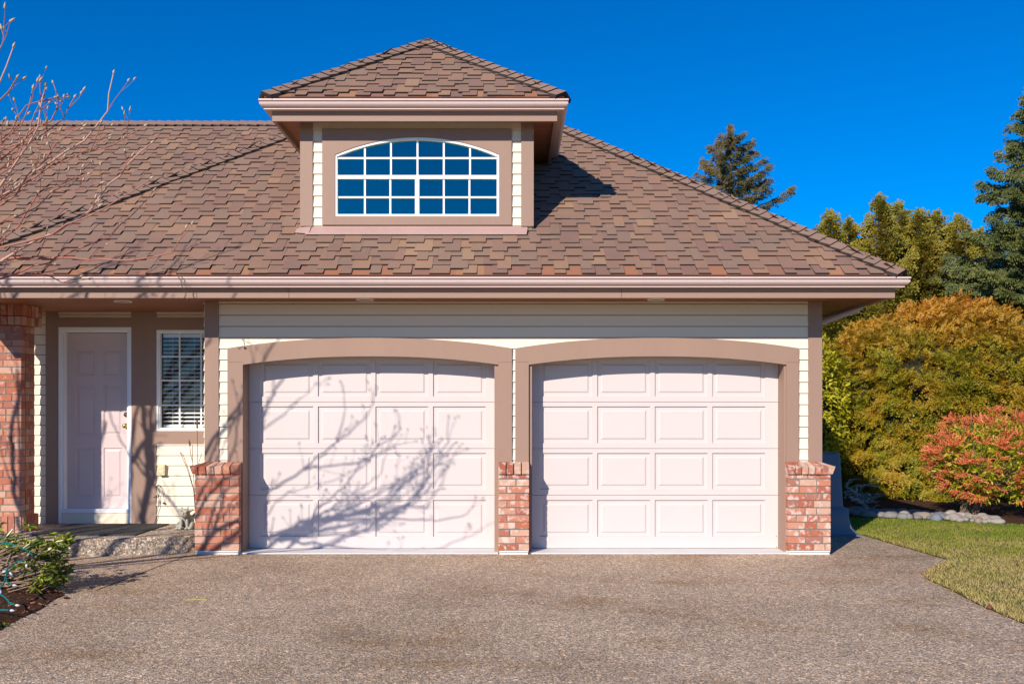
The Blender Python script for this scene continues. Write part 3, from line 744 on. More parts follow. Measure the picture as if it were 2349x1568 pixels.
# window trim with arched opening
wx0, wx1, zs_, zp_, zb_ = -2.003, -.147, 4.476, 4.671, 3.78
tx0, tx1, tz0, tz1 = -2.148, -.005, 3.683, 4.770
mid = (wx0+wx1)/2; hw_ = (wx1-wx0)/2
R_ = (hw_**2+(zp_-zs_)**2)/(2*(zp_-zs_)); cz_ = zp_-R_
def arch(x, o=0): return cz_+math.sqrt(max(0, (R_-o)**2-(x-mid)**2))
tr = MB(); Yf = DY-.040
tr.box(tx0,wx0,Yf,DY-.001,tz0,tz1-.09); tr.box(wx1,tx1,Yf,DY-.001,tz0,tz1-.09); tr.box(wx0,wx1,Yf+.001,DY-.001,tz0,zb_)
tr.box(tx0,tx1,Yf-.002,DY-.001,tz1-.088,tz1)
n = 28
for i in range(n):
    a = wx0+(wx1-wx0)*i/n; b = wx0+(wx1-wx0)*(i+1)/n
    za, zb2 = min(arch(a),tz1-.089), min(arch(b),tz1-.089)
    tr.add([(a,Yf,za),(b,Yf,zb2),(b,DY-.001,zb2),(a,DY-.001,za),(a,Yf,tz1-.0885),(b,Yf,tz1-.0885)], [(0,3,2,1),(0,1,5,4)])
tr.build('window_trim', m_trim, dorm)
fr = MB(); y0, y1 = DY-.030, DY+.02
def archband(mb, o0, o1, y0, y1, x0, x1):
    m_ = 28
    for i in range(m_):
        a = x0+(x1-x0)*i/m_; b = x0+(x1-x0)*(i+1)/m_
        A0, A1, B0, B1 = arch(a,o1), arch(a,o0), arch(b,o1), arch(b,o0)
        mb.hexa([(a,y0,A0),(b,y0,B0),(b,y1,B0),(a,y1,A0),(a,y0,A1),(b,y0,B1),(b,y1,B1),(a,y1,A1)])
fw = .026
fr.box(wx0,wx0+fw,y0,y1,zb_,4.4475); fr.box(wx1-fw,wx1,y0,y1,zb_,4.4475); fr.box(wx0+fw,wx1-fw,y0,y1,zb_,zb_+fw)
archband(fr, 0, fw, y0, y1, wx0+.0005, wx1-.0005)
fr.box(wx0+fw,wx1-fw,y0+.004,y1,4.227-.021,4.227+.021); fr.box(mid-.024,mid+.024,y0+.005,y1,zb_+fw,4.206)
dw = fr.build('window_frame', m_white, dorm)
mu = MB(); yy0, yy1 = DY-.012, DY+.006
for x in (-1.669,-1.373,-1.072,-.774,-.476): mu.box(x-.010,x+.010,yy0,yy1,4.248,arch(x,fw)-.001)
for x in (-1.669,-1.380,-.774,-.483): mu.box(x-.010,x+.010,yy0,yy1,zb_+fw,4.206)
mu.box(wx0+fw,wx1-fw,yy0-.001,yy1+.001,4.444-.010,4.444+.010); mu.box(wx0+fw,mid-.024,yy0-.001,yy1+.001,3.99,4.01); mu.box(mid+.024,wx1-fw,yy0-.001,yy1+.001,3.99,4.01)
mu.build('muntin', m_white, dorm)
pn = MB(); vs = [(wx0+.01,zb_+.01),(wx1-.01,zb_+.01)]+[(wx1-.01-(wx1-wx0-.02)*i/20, arch(wx1-.01-(wx1-wx0-.02)*i/20,.01)) for i in range(21)]
pn.prism(vs, 'y', DY+.008, DY+.012); pn.build('pane', m_bglass, dorm)
cu = MB(); cu.prism(vs, 'y', DY+.0165, DY+.018); cu.build('sky_backing', m_sky_backing, dorm)
# cut the wall behind the pane is simply a few mm deeper than the sky-coloured backing
fl = MB(); ya = DY-.036
zr_ = lambda y: ZE+PITCH*(y-GY0)
fl.hexa([(DX-1.24,ya-.11,zr_(ya-.11)+.046),(DX+1.24,ya-.11,zr_(ya-.11)+.046),(DX+1.26,ya+.06,zr_(ya+.06)+.035),(DX-1.26,ya+.06,zr_(ya+.06)+.035),
         (DX-1.24,ya-.11,zr_(ya-.11)+.052),(DX+1.24,ya-.11,zr_(ya-.11)+.052),(DX+1.26,ya+.06,zr_(ya+.06)+.05),(DX-1.26,ya+.06,zr_(ya+.06)+.05)])
fl.hexa([(DX-1.36,ya-.075,zr_(ya-.07)+.044),(DX-1.2,ya-.09,zr_(ya-.09)+.044),(DX-1.2,ya+.05,zr_(ya+.05)+.03),(DX-1.36,ya+.0,zr_(ya)+.03),(DX-1.36,ya-.075,zr_(ya-.07)+.05),(DX-1.2,ya-.09,zr_(ya-.09)+.06),(DX-1.2,ya+.05,zr_(ya+.05)+.07),(DX-1.36,ya+.0,zr_(ya)+.05)])
fl.build('flashing', m_flash, dorm)
MB().box(DX-1.25,DX+1.25,DY-.02,DY+.0,3.60,3.68).build('flashing', m_flash, dorm)

# ------------------------------------------------------------------ ground
g = MB(); g.add([(-600,-600,-.03),(600,-600,-.03),(600,900,-.03),(-600,900,-.03)], [(0,1,2,3)]); struct(g.build('ground', m_ground))
dv = MB(); dpoly = [(-14,-26),(3.2,-26),(3.5,-8),(3.70,-5),(3.80,-3.5),(3.80,-2.9),(3.87,-2.2),(3.90,-1.62),(4.0,-1.38),(4.25,-1.0),(4.63,-.56),(4.56,.2),(4.50,1.0),(4.43,1.72),(3.4,1.75),(3.4,.3),(-9.4,.3),(-14,.3)]
dv.prism(dpoly, 'z', -.02, 0); struct(dv.build('driveway', m_drive))
jt = MB(); jt.prism([(-3.555,-.25),(-3.545,-.25),(-3.66,-2.2),(-3.672,-2.2)],'z',-.001,.0025); struct(jt.build('driveway_joint', m_soil))
lw = MB(); nx, ny = 60, 60
def lawn_z(x, y): return .010+.018*math.sin(x*1.3+y*.7)*.5+.009
edge_pts = dpoly[1:14]
lp = dpoly[1:14]+[(4.43,1.74),(3.5,1.76),(3.5,8.5),(40,8.5),(40,-26)]
lw.add([(x,y,.006) for x,y in lp], [tuple(range(len(lp)))[::-1]])
struct(lw.build('lawn', m_lawn))
bed = MB(); bp = [(4.3,3.6),(5.0,3.35),(5.6,3.25),(6.3,2.9),(7.0,2.55),(8.2,2.6),(9.3,3.2),(11,3.6),(11,9),(4.0,9),(3.6,5)]
bed.prism(bp, 'z', -.01, .018); struct(bed.build('shrub_bed', m_soil))
# left planting bed: slightly mounded
bed2 = MB(); bp = [(-3.62,-4.6),(-3.70,-3.7),(-3.78,-2.95),(-3.84,-2.45),(-4.0,-2.2),(-4.45,-1.85),(-4.9,-1.55),(-6,-1.0),(-9,-.9),(-9,-6.5),(-4.3,-6.5)]
cxy = (-6.2,-3.5); rings = [1,.93,.8,.6,.3]; hz = [0,.03,.05,.07,.10]; vs = []; fs = []; sub = []
for i in range(len(bp)):
    a, b = Vector(bp[i]+(0,)), Vector(bp[(i+1)%len(bp)]+(0,))
    for t in range(6): sub.append(a.lerp(b, t/6))
for r, h in zip(rings, hz):
    for p in sub: vs.append((cxy[0]+(p.x-cxy[0])*r+(rnd.uniform(-.02,.02)), cxy[1]+(p.y-cxy[1])*r+rnd.uniform(-.02,.02), .002+h+rnd.uniform(0,.012)))
m_ = len(sub)
for r in range(4):
    for i in range(m_): fs.append((r*m_+i, r*m_+(i+1)%m_, (r+1)*m_+(i+1)%m_, (r+1)*m_+i))
fs.append(tuple(range(4*m_,5*m_)))
bed2.add(vs, fs); struct(bed2.build('planting_bed', m_soil))
# mulch crumbs
nc = 2600; P = np.column_stack([rg.uniform(-5.6,-3.6,nc), rg.uniform(-4.6,-1.5,nc), np.zeros(nc)])
def inside(px, py, poly):
    c = False; j = len(poly)-1
    for i in range(len(poly)):
        xi, yi = poly[i]; xj, yj = poly[j]
        if (yi > py) != (yj > py) and px < (xj-xi)*(py-yi)/(yj-yi)+xi: c = not c
        j = i
    return c
grow = [(x*1.006,y) for x, y in bp]
P = np.array([p for p in P if inside(p[0]-.0, p[1], bp) or (rnd.random() < .12 and inside(p[0]-.12, p[1], bp))])
P[:,2] = rg.uniform(.015,.06,len(P))*np.clip((-3.6-P[:,0])*2,.1,1)
D = rg.normal(size=(len(P),3)); D[:,2] *= .3
CH = ([(0,0,0),(1,.1,0),(1,.4,.1),(0,.35,.05),(.5,.2,.3)], [(0,1,4),(1,2,4),(2,3,4),(3,0,4)])
m_mulch = paint('red brown bark chips', (.20,.085,.048), .9, .5, (1,1,1), 30, .5)
mul = instances('bark_mulch', m_mulch, P, D, rg.uniform(.015,.045,len(P)), *CH, None); mul['kind'] = 'stuff'

# grass
N_ = 300000
xs = rg.uniform(3.5,10.5,N_); ys = rg.uniform(-7,3.6,N_)
keep = np.ones(N_, bool)
ex = np.interp(ys, [p[1] for p in edge_pts], [p[0] for p in edge_pts])
keep &= xs > ex+rg.uniform(-.02,.02,N_); keep &= ~((ys > 1.74) & (xs < 3.5))
by = np.interp(xs, [3.6,4.3,5.0,5.6,6.3,7.0,8.2,9.3,11], [3.7,3.6,3.35,3.25,2.9,2.55,2.6,3.2,3.6])
keep &= ys < by
keep &= (np.abs(xs)/(ys+10.5) < .9)
xs, ys = xs[keep], ys[keep]
P = np.column_stack([xs, ys, np.full(len(xs), .004)])
D = np.column_stack([rg.normal(size=len(xs))*.42, rg.normal(size=len(xs))*.42, np.ones(len(xs))])
S = rg.uniform(.014,.036,len(xs))*np.where(xs-np.interp(ys, [p[1] for p in edge_pts], [p[0] for p in edge_pts]) < .15, 1.25, 1)
BL = ([(0,-.085,0),(0,.085,0),(1,0,.25)], [(0,1,2)])
def grassmat():
    m, nt, b = base('grass blades', .6, .25)
    geo = N(nt, 'ShaderNodeNewGeometry'); v = coords(nt); nz = noise(nt, v, 1.15, 5, .62)
    sx = N(nt, 'ShaderNodeSeparateXYZ'); tc = N(nt, 'ShaderNodeTexCoord'); L(nt, tc.outputs['Object'], sx.inputs[0])
    mr = N(nt, 'ShaderNodeMapRange'); L(nt, sx.outputs[1], mr.inputs[0]); mr.inputs[1].default_value = 2.2; mr.inputs[2].default_value = -2.6; mr.inputs[3].default_value = -.20; mr.inputs[4].default_value = .36
    a = N(nt, 'ShaderNodeMath', operation='MULTIPLY_ADD'); L(nt, nz, a.inputs[0]); a.inputs[1].default_value = 1.15; L(nt, mr.outputs[0], a.inputs[2])
    r_ = N(nt, 'ShaderNodeMath', operation='MULTIPLY_ADD'); L(nt, geo.outputs['Random Per Island'], r_.inputs[0]); r_.inputs[1].default_value = .42; r_.inputs[2].default_value = -.26
    s = N(nt, 'ShaderNodeMath', operation='ADD'); L(nt, a.outputs[0], s.inputs[0]); L(nt, r_.outputs[0], s.inputs[1])
    c = ramp(nt, s.outputs[0], [(.10,(.14,.25,.015)),(.36,(.26,.31,.025)),(.56,(.42,.36,.08)),(.82,(.58,.44,.18))])
    L(nt, c, b.inputs['Base Color'])
    out = nt.nodes['Material Output']; t = N(nt, 'ShaderNodeBsdfTranslucent'); L(nt, c, t.inputs['Color'])
    mx = N(nt, 'ShaderNodeMixShader'); mx.inputs[0].default_value = .3
    L(nt, b.outputs[0], mx.inputs[1]); L(nt, t.outputs[0], mx.inputs[2]); L(nt, mx.outputs[0], out.inputs['Surface'])
    return m
gr = instances('grass', grassmat(), P, D, S, *BL, None); gr['kind'] = 'stuff'

# ------------------------------------------------------------------ shrubs
def blob_points(n, c, r, power=2.4, zlo=-1, lump=.10, depth=.22, seed=1, freq=3.0):
    """points on a lumpy superellipsoid shell with outward normals"""
    g_ = np.random.default_rng(seed)
    d = g_.normal(size=(n*2,3)); d /= np.linalg.norm(d, axis=1, keepdims=True); d = d[d[:,2] > zlo][:n]
    k_ = (np.abs(d)**power).sum(1)**(-1/power)
    ph = g_.uniform(0,6.28,6); 
    l = 1+lump*(np.sin(freq*d[:,0]*2+ph[0])*np.sin(freq*d[:,2]*2+ph[1])+.6*np.sin(freq*4*d[:,1]+ph[2])*np.sin(freq*4*d[:,2]+ph[3])*np.sin(freq*4*d[:,0]+ph[4]))
    u = 1-depth*g_.random(len(d))**1.8
    p = d*(k_*l*u)[:,None]*np.array(r)+np.array(c)
    return p, d
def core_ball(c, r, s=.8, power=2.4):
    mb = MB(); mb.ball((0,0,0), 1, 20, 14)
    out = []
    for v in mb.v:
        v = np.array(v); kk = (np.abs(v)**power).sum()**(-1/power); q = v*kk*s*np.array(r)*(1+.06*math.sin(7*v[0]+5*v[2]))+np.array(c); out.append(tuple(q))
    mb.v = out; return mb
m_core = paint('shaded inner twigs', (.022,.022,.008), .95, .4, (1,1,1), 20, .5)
# big thuja
hc = (8.3,7.95,1.42); hrad = (2.22,2.2,2.06)
hedge = thing('thuja_shrub', 'huge rounded thuja hedge, green turning orange at the top, beside the lawn', 'shrub', (hc[0],hc[1],0))
P, D = blob_points(3500, hc, hrad, 2.3, -.97, .075, .15, 3)
P[:,2] += np.where(P[:,2] > 3.1, np.abs(rg.normal(size=len(P)))*.08, 0)
ok = (P[:,2] > .08) & (P[:,1] < hc[1]+1.4); P, D = P[ok], D[ok]
P[:,1] -= .55*np.clip(1-P[:,2],0,1)*(P[:,1] < hc[1]); P[:,0] -= .25*np.clip(1-P[:,2],0,1)*(P[:,0] < hc[0])
K_ = 22   # fronds grow in overlapping clumps
C0 = D*.7+rg.normal(size=D.shape)*.28; C0[:,2] += -.25+.95*np.clip(D[:,2],0,1)
P = np.repeat(P,K_,0)+rg.normal(size=(len(P)*K_,3))*np.array([.085,.06,.045]); D = np.repeat(D,K_,0)
D2 = np.repeat(C0,K_,0)+rg.normal(size=D.shape)*.33
S = rg.uniform(.075,.15,len(P))*np.where(P[:,2] > 3.2, 1.2, 1)
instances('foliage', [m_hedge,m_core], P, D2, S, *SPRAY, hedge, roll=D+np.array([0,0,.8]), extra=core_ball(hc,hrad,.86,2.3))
st = MB(); 
for a in range(5): st.tube([(hc[0]+.15*math.cos(a),hc[1]+.15*math.sin(a),0),(hc[0]+.5*math.cos(a*1.3),hc[1]+.5*math.sin(a*1.3),1.2)],[.06,.04],6)
st.build('stem', m_bark, hedge)
# yellow leaved shrub beside the wall
yc = (5.15,7.0,1.45); yr = (1.05,1.0,1.72)
ysh = thing('rhododendron_shrub', 'yellow green broadleaf shrub at the corner of the garage, half in shade', 'shrub', (yc[0],yc[1],0))
P, D = blob_points(7000, yc, yr, 2.2, -.95, .10, .3, 5)
ok = P[:,2] > .12; P, D = P[ok], D[ok]
# rosettes: five leaves around each tip
ang = rg.uniform(0,6.28,len(P)); 
Dn = D*.55+rg.normal(size=D.shape)*.5+np.array([0,0,-.25])
P5 = np.repeat(P, 2, 0)+rg.normal(size=(len(P)*2,3))*.02; D5 = np.repeat(D, 2, 0)*.5+rg.normal(size=(len(P)*2,3))*.55+np.array([0,0,-.2])
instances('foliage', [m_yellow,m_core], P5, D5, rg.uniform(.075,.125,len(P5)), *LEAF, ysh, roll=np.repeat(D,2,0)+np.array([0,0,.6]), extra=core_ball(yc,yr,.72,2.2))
st = MB()
for a in range(5): st.tube([(yc[0]+.1*math.cos(a*1.3),yc[1]+.1*math.sin(a*1.3),0),(yc[0]+.3*math.cos(a*1.3),yc[1]+.3*math.sin(a*1.3),.9)],[.03,.02],6)
st.build('stem', m_bark, ysh)
# red pieris
pc = Vector((7.25,3.55,.83))
pie = thing('pieris_shrub', 'rounded pieris shrub covered in coral red flower sprays on the lawn edge', 'shrub', (6.8,3.6,0))
tips = []; stm = MB(); r7 = random.Random(5)
base_p = [Vector((6.72,3.6,.0)),Vector((6.82,3.62,.0)),Vector((6.9,3.58,.0))]
for i in range(330):
    th_ = r7.uniform(0,6.28); ph = math.acos(r7.uniform(-.8,1)); rr = (1-.22*r7.random()**1.5)
    layer = 1+.05*math.sin(ph*11)
    q = pc+Vector((.95*math.sin(ph)*math.cos(th_), .85*math.sin(ph)*math.sin(th_), .66*math.cos(ph)))*rr*layer
    if q.z < .20: q.z = .20+r7.random()*.15
    if q.y > 4.15: continue
    tips.append(q)
    if i % 5 == 0:
        bs = r7.choice(base_p); m1 = bs+Vector((.08,0,.22))+(q-bs)*.12; m2 = m1.lerp(q,.55)+Vector((r7.uniform(-.05,.05),r7.uniform(-.05,.05),.05))
        stm.tube([bs,m1,m2,q],[.022,.015,.008,.004],5)
stm.build('stem', m_bark, pie)
LP, LD, RP, RD = [], [], [], []
for q in tips:
    out = (q-pc); out.z += .25; out.normalize()
    for j in range(24):
        d = Vector((r7.gauss(0,1),r7.gauss(0,1),r7.gauss(0,.7)-.4))*.6+out*.4; LP.append(q-out*.10+Vector((r7.uniform(-.09,.09),r7.uniform(-.09,.09),r7.uniform(-.09,.04)))); LD.append(d)
    n_r = r7.choice([8,11,14,17]) if r7.random() < .82 else 2
    for j in range(n_r):
        d = out*.8+Vector((r7.gauss(0,1),r7.gauss(0,1),r7.gauss(0,.45)+.25))*.75; RP.append(q+out*.03+Vector((r7.uniform(-.03,.03),r7.uniform(-.03,.03),r7.uniform(0,.04)))); RD.append(d)
instances('foliage', m_pieris_g, [tuple(p) for p in LP], [tuple(p) for p in LD], rg.uniform(.06,.10,len(LP)), *LEAF, pie)
RAC = ([(0,0,0),(.3,.05,0),(.6,.07,-.06),(1,.02,-.22),(.6,-.05,-.02),(.3,-.05,.02)], [(0,1,2,5),(5,2,3,4)])
rv, rf = [], []
for bx in range(7):
    x = .12+bx*.13; z = -.22*x*x; s = .055; sg = 1 if bx % 2 else -1
    n0 = len(rv); rv += [(x-s,sg*.0,z),(x+s*.2,sg*.10,z+.02),(x+s*1.6,sg*.05,z-.05),(x+s,-sg*.02,z-.01)]; rf.append((n0,n0+1,n0+2,n0+3))
instances('flower', m_pieris_r, [tuple(p) for p in RP], [tuple(p) for p in RD], rg.uniform(.10,.17,len(RP)), rv, rf, pie)
# rhododendron with string lights, lower left
rho = thing('rhododendron_shrub', 'low leggy rhododendron with glossy leaves and yellow buds in the mulch bed', 'shrub', (-4.7,-2.3,0))
sb = MB(); r3 = random.Random(9); LP, LD, LS, BP = [], [], [], []
def rosette(q, up, n=9, s=.078):
    up = up.normalized(); t = up.orthogonal().normalized()
    for j in range(n):
        a = 6.283*j/n+r3.uniform(-.3,.3); d = (Matrix.Rotation(a,3,up) @ t)*1.0+up*r3.uniform(-.5,.35)
        LP.append(tuple(q+up*r3.uniform(-.02,.01))); LD.append(tuple(d)); LS.append(s*r3.uniform(.7,1.15))
    BP.append((q, up))
root = Vector((-5.0,-2.45,.04))
for i in range(160):
    if i < 85: q = Vector((r3.uniform(-4.22,-3.93), r3.uniform(-2.55,-1.95), r3.uniform(.07,.47)))
    else: q = Vector((r3.uniform(-5.9,-4.25), r3.uniform(-2.5,-1.8), r3.uniform(.33,.56)))
    if i < 85 and q.x < -4.15 and q.z < .3 and r3.random() < .6: continue
    m1 = root.lerp(q,.35)+Vector((r3.uniform(-.25,.25),r3.uniform(-.2,.2),r3.uniform(0,.16))); m2 = root.lerp(q,.72)+Vector((r3.uniform(-.14,.14),r3.uniform(-.12,.12),r3.uniform(-.08,.08)))
    m3 = m2.lerp(q,.5)+Vector((r3.uniform(-.04,.04),r3.uniform(-.04,.04),r3.uniform(-.03,.03)))
    if i % 4 == 0: sb.tube([root+Vector((r3.uniform(-.3,.3),r3.uniform(-.1,.1),0)),m1,m2,m3,q],[.013,.010,.007,.005,.003],5)
    else: sb.tube([q.lerp(m3,1.6),m3,q],[.006,.005,.003],5)
    rosette(q, Vector((r3.uniform(-.5,.6),r3.uniform(-.7,.2),.9)))
sb.build('stem', m_rhobr, rho)
RL = ([(0,0,0),(.3,.14,.05),(.7,.15,.02),(1,0,-.12),(.7,-.15,.02),(.3,-.14,.05)], [(0,1,2,3),(0,3,4,5)])
instances('foliage', m_rho, LP, LD, LS, *RL, rho)
for q, up in BP[::2]: MB().ball(q+up*.015,(.007,.007,.013),6,4).build('bud', m_straw, rho)
# string lights
sl = thing('string_lights', 'teal green wire with clear bulbs draped through the rhododendron', 'string lights', (-4.4,-2.9,0))
def zs5(zx, zy, Y): return at((zx/4.9)/1.0898, (1280+zy/4.9)/1.0898, Y)
wr = MB()
wr.tube([zs5(-300,390,-2.4),zs5(0,372,-2.45),(zs5(110,378,-2.45)),zs5(200,410,-2.5),zs5(260,440,-2.5),zs5(330,460,-2.55),zs5(400,525,-2.55)], .0065, 6)
wr.tube([zs5(290,590,-2.6),zs5(210,605,-2.6),zs5(150,645,-2.65),zs5(85,700,-2.7),zs5(75,780,-2.8),zs5(45,870,-2.95),zs5(0,935,-3.05)], .006, 6)
wr.tube([zs5(85,700,-2.7),zs5(110,725,-2.72)], .006, 6); wr.tube([zs5(60,800,-2.8),zs5(95,850,-2.85),zs5(150,885,-2.95)], .006, 6)
wr.tube([zs5(0,1000,-3.1),zs5(60,1035,-3.15),zs5(110,1090,-3.2),zs5(115,1125,-3.25)], .006, 6)
wr.tube([zs5(115,1105,-3.22),zs5(185,1130,-3.3)], .007, 6); wr.tube([zs5(-80,1190,-3.35),zs5(60,1195,-3.4),zs5(110,1195,-3.42)], .007, 6)
wr.build('wire', m_teal, sl)
for zx, zy, Y, dx, dz in ((50,725,-2.72,-1,-.2),(135,750,-2.75,.7,-.7),(180,892,-2.98,1,-.1),(325,655,-2.65,-.1,-1),(215,1137,-3.32,1,-.1),(150,1200,-3.44,1,-.1),(5,970,-3.1,-.3,.8)):
    q = zs5(zx,zy,Y); b_ = MB(); q.z = max(q.z, .03); dd = Vector((dx,0,dz)).normalized()
    b_.tube([q-dd*.016,q-dd*.005,q+dd*.006,q+dd*.020],[.006,.010,.009,.002], 8)
    b_.build('bulb', m_bulb, sl, True)

# ------------------------------------------------------------------ magnolia
mag = thing('magnolia_tree', 'bare magnolia tree with fuzzy buds reaching in from the left', 'tree', (-7.2,-4.0,0))
r4 = random.Random(21)
big, twg, bud = MB(), MB(), MB()
def shp(px, py, s, wy=.22):   # a point that throws its shadow on the garage door at this place
    q = at(px, py, wy); return q-Vector((.57,1,-.66))*s
buds = []
def add_bud(q, d, s=1.0):
    d = d.normalized(); l = r4.uniform(.026,.040)*s
    b_ = MB(); b_.tube([q, q+d*l*.35, q+d*l*.7, q+d*l*1.15], [.0032*s,.0085*s,.0068*s,.001], 6); buds.append((q, b_))
def twig(q, d, ln, r, depth):
    n = max(3, int(ln/.07)); pts = [q]; cur = q.copy(); dd = d.normalized()
    for i in range(n):
        dd = (dd+Vector((r4.gauss(0,.13),r4.gauss(0,.13),r4.gauss(.10,.10)))).normalized(); cur = cur+dd*ln/n; pts.append(cur.copy())
    rr = [r*(1-.6*i/n) for i in range(n+1)]
    twg.tube(pts, rr, 5)
    add_bud(pts[-1], dd, r4.uniform(.8,1.15))
    if depth > 0:
        for i in range(1, n):
            if r4.random() < .55:
                side = (dd.cross(Vector((r4.gauss(0,1),r4.gauss(0,1),r4.gauss(0,1))))).normalized()
                nd_ = ((pts[i+1]-pts[i-1]).normalized()*.7+side*.75+Vector((0,0,.3)))
                twig(pts[i], nd_, ln*r4.uniform(.35,.6), rr[i]*.75, depth-1)
def limb(pts, r0, r1, tw=.5, start=.25, tl=.55, depth=1):
    pts = [Vector(p) for p in pts]; P_ = []
    for i in range(len(pts)-1):
        seg = max(2, int((pts[i+1]-pts[i]).length/.12))
        for t in range(seg): P_.append(pts[i].lerp(pts[i+1], t/seg)+Vector((r4.gauss(0,.008),r4.gauss(0,.008),r4.gauss(0,.008))))
    P_.append(pts[-1]); n = len(P_); rr = [r0+(r1-r0)*(i/(n-1))**.8 for i in range(n)]
    (big if r0 > .02 else twg).tube(P_, rr, 7)
    add_bud(P_[-1], P_[-1]-P_[-2], 1.1)
    for i in range(int(n*start), n-1):
        if r4.random() < tw:
            t = (P_[i+1]-P_[i]).normalized(); side = t.cross(Vector((r4.gauss(0,1),r4.gauss(0,1),r4.gauss(0,1)))).normalized()
            twig(P_[i], t*.8+side*.7+Vector((0,0,.35)), tl*r4.uniform(.5,1.1)*(1-.4*i/n), max(.0035,rr[i]*.45), depth)
B0 = Vector((-7.2,-4.0,0)); C1 = Vector((-7.05,-3.95,.75))
big.tube([B0,Vector((-7.16,-4.0,.3)),C1],[.16,.12,.10],10)
def vis(l, Y): return [at(x,y,Y+.02*i) for i, (x,y) in enumerate(l)]
A = [C1,Vector((-6.0,-3.6,1.5)),Vector((-4.9,-3.5,2.2))]
limb(A+vis([(0,601),(130,528),(205,485),(255,418),(290,380),(346,329)],-3.5), .032, .005, .4, .5, .36)
limb([Vector((-4.9,-3.5,2.2)),at(0,640,-3.4),at(110,600,-3.4),at(250,545,-3.3),at(350,440,-3.3)], .014, .003, .3, .4, .3)
limb([C1,Vector((-6.1,-3.8,1.9)),Vector((-4.9,-3.7,2.7))]+vis([(0,455),(80,395),(190,325),(245,258),(260,170)],-3.7), .036, .004, .5, .4, .4)
limb([Vector((-4.9,-3.7,2.7)),at(0,427,-3.9),at(55,350,-3.9),at(90,290,-3.9),at(103,200,-3.9)], .022, .004, .65, .3)
limb([Vector((-4.9,-3.7,2.7)),at(0,565,-4.0),at(115,535,-4.0),at(230,480,-4.0),at(345,410,-4.0)], .016, .003, .4, .3, .35)
limb([C1,Vector((-6.2,-4.2,2.2)),Vector((-5.0,-4.3,3.3)),at(-60,280,-4.3),at(0,190,-4.3),at(30,110,-4.3)], .05, .004, .5, .6, .45)
limb([Vector((-5.0,-4.3,3.3)),at(-80,300,-4.2),at(0,235,-4.2),at(38,180,-4.2)], .015, .004, .5, .5, .35)
limb([Vector((-4.9,-3.5,2.2)),at(-50,600,-3.2),at(40,520,-3.2),at(90,440,-3.2),at(200,400,-3.2)], .016, .003, .7, .3, .4)
limb([Vector((-4.9,-3.7,2.7)),at(-60,520,-3.8),at(30,440,-3.8),at(130,330,-3.8),at(190,290,-3.8)], .016, .003, .7, .3, .35)
limb([Vector((-4.9,-3.5,2.2)),at(0,630,-3.1),at(90,625,-3.1),at(150,650,-3.1),at(175,640,-3.1)], .012, .003, .5, .3, .3)
limb([Vector((-4.9,-3.7,2.7)),at(0,460,-3.6),at(120,380,-3.6),at(250,330,-3.6),at(330,290,-3.6)], .015, .003, .6, .3, .4)
# limbs mostly outside the frame whose shadows fall on doors and porch
def sz(l, s0, s1, wy=.22):
    n_ = len(l)-1; return [shp((500+a/2.7037)/1.0898, (820+b_/2.7037)/1.0898, s0+(s1-s0)*i/n_, wy) for i, (a,b_) in enumerate(l)]
Q1, Q2 = Vector((-6.3,-3.9,1.9)), Vector((-6.3,-3.8,1.3))
limb([C1,Q1]+sz([(300,1190),(410,1120),(560,1040),(700,950),(780,880),(900,790),(1000,710),(1100,600),(1170,500),(1190,400)],3.8,3.9), .030, .004, .42, .3, .36, 0)
limb([C1,Q2]+sz([(300,1480),(410,1440),(540,1380),(700,1340),(800,1300)],3.7,3.6), .034, .018, .2, .5, .3, 0)
limb(sz([(800,1300),(1000,1290),(1280,1280),(1500,1290),(1700,1290),(1800,1260),(1860,1150)],3.6,3.6), .014, .0035, .45, .1, .3, 0)
limb([Q1]+sz([(300,740),(420,670),(560,580),(640,510),(700,450),(860,340)],4.0,4.0), .020, .0035, .4, .4, .3, 0)
limb([Q1]+sz([(330,800),(420,610),(450,520),(480,420),(490,350)],4.0,4.1), .014, .0035, .3, .5, .25, 0)
limb(sz([(700,950),(800,930),(960,910),(1100,900),(1170,860),(1300,800),(1450,760)],3.8,3.7), .011, .003, .5, .1, .28, 0)
limb([Q2]+sz([(410,1300),(510,1170),(600,1110),(700,1080),(900,1020),(1030,970),(1130,900)],3.7,3.7), .014, .003, .45, .3, .28, 0)
limb(sz([(900,790),(960,640),(975,500),(950,370)],3.8,3.8), .008, .003, .3, .1, .2, 0)
limb(sz([(1100,900),(1200,800),(1320,720),(1350,640),(1330,560)],3.7,3.7), .008, .003, .3, .1, .2, 0)
limb([Q1]+sz([(160,1000),(210,880),(240,730),(260,620),(290,540)],3.9,3.9,-.04), .020, .006, .3, .4, .25, 0)
limb(sz([(250,650),(270,560),(225,370)],3.9,3.9,-.04), .008, .003, .2, .1, .2, 0)
limb([Q2]+sz([(30,1500),(50,1420),(80,1250),(130,1140),(200,1080),(265,1050),(300,900)],3.7,3.8,-.15), .024, .008, .35, .3, .3, 0)
limb(sz([(50,1420),(110,1290),(150,1200),(160,1000)],3.7,3.8,-.15), .016, .008, .3, .3, .25, 0)
limb([C1,Vector((-7.3,-3.8,1.9)),Vector((-7.5,-3.7,3.0)),Vector((-7.3,-3.5,4.4)),Vector((-7.1,-3.5,5.4))], .065, .01, .35, .3, .8)
limb([C1,Vector((-7.6,-4.1,1.9)),Vector((-8.0,-3.9,3.0)),Vector((-7.9,-3.6,4.6))], .06, .01, .35, .3, .8)
limb([C1,Vector((-6.9,-4.0,1.9)),Vector((-6.6,-3.8,3.2)),Vector((-6.3,-3.7,4.6)),Vector((-6.0,-3.6,5.6))], .05, .01, .4, .3, .8)
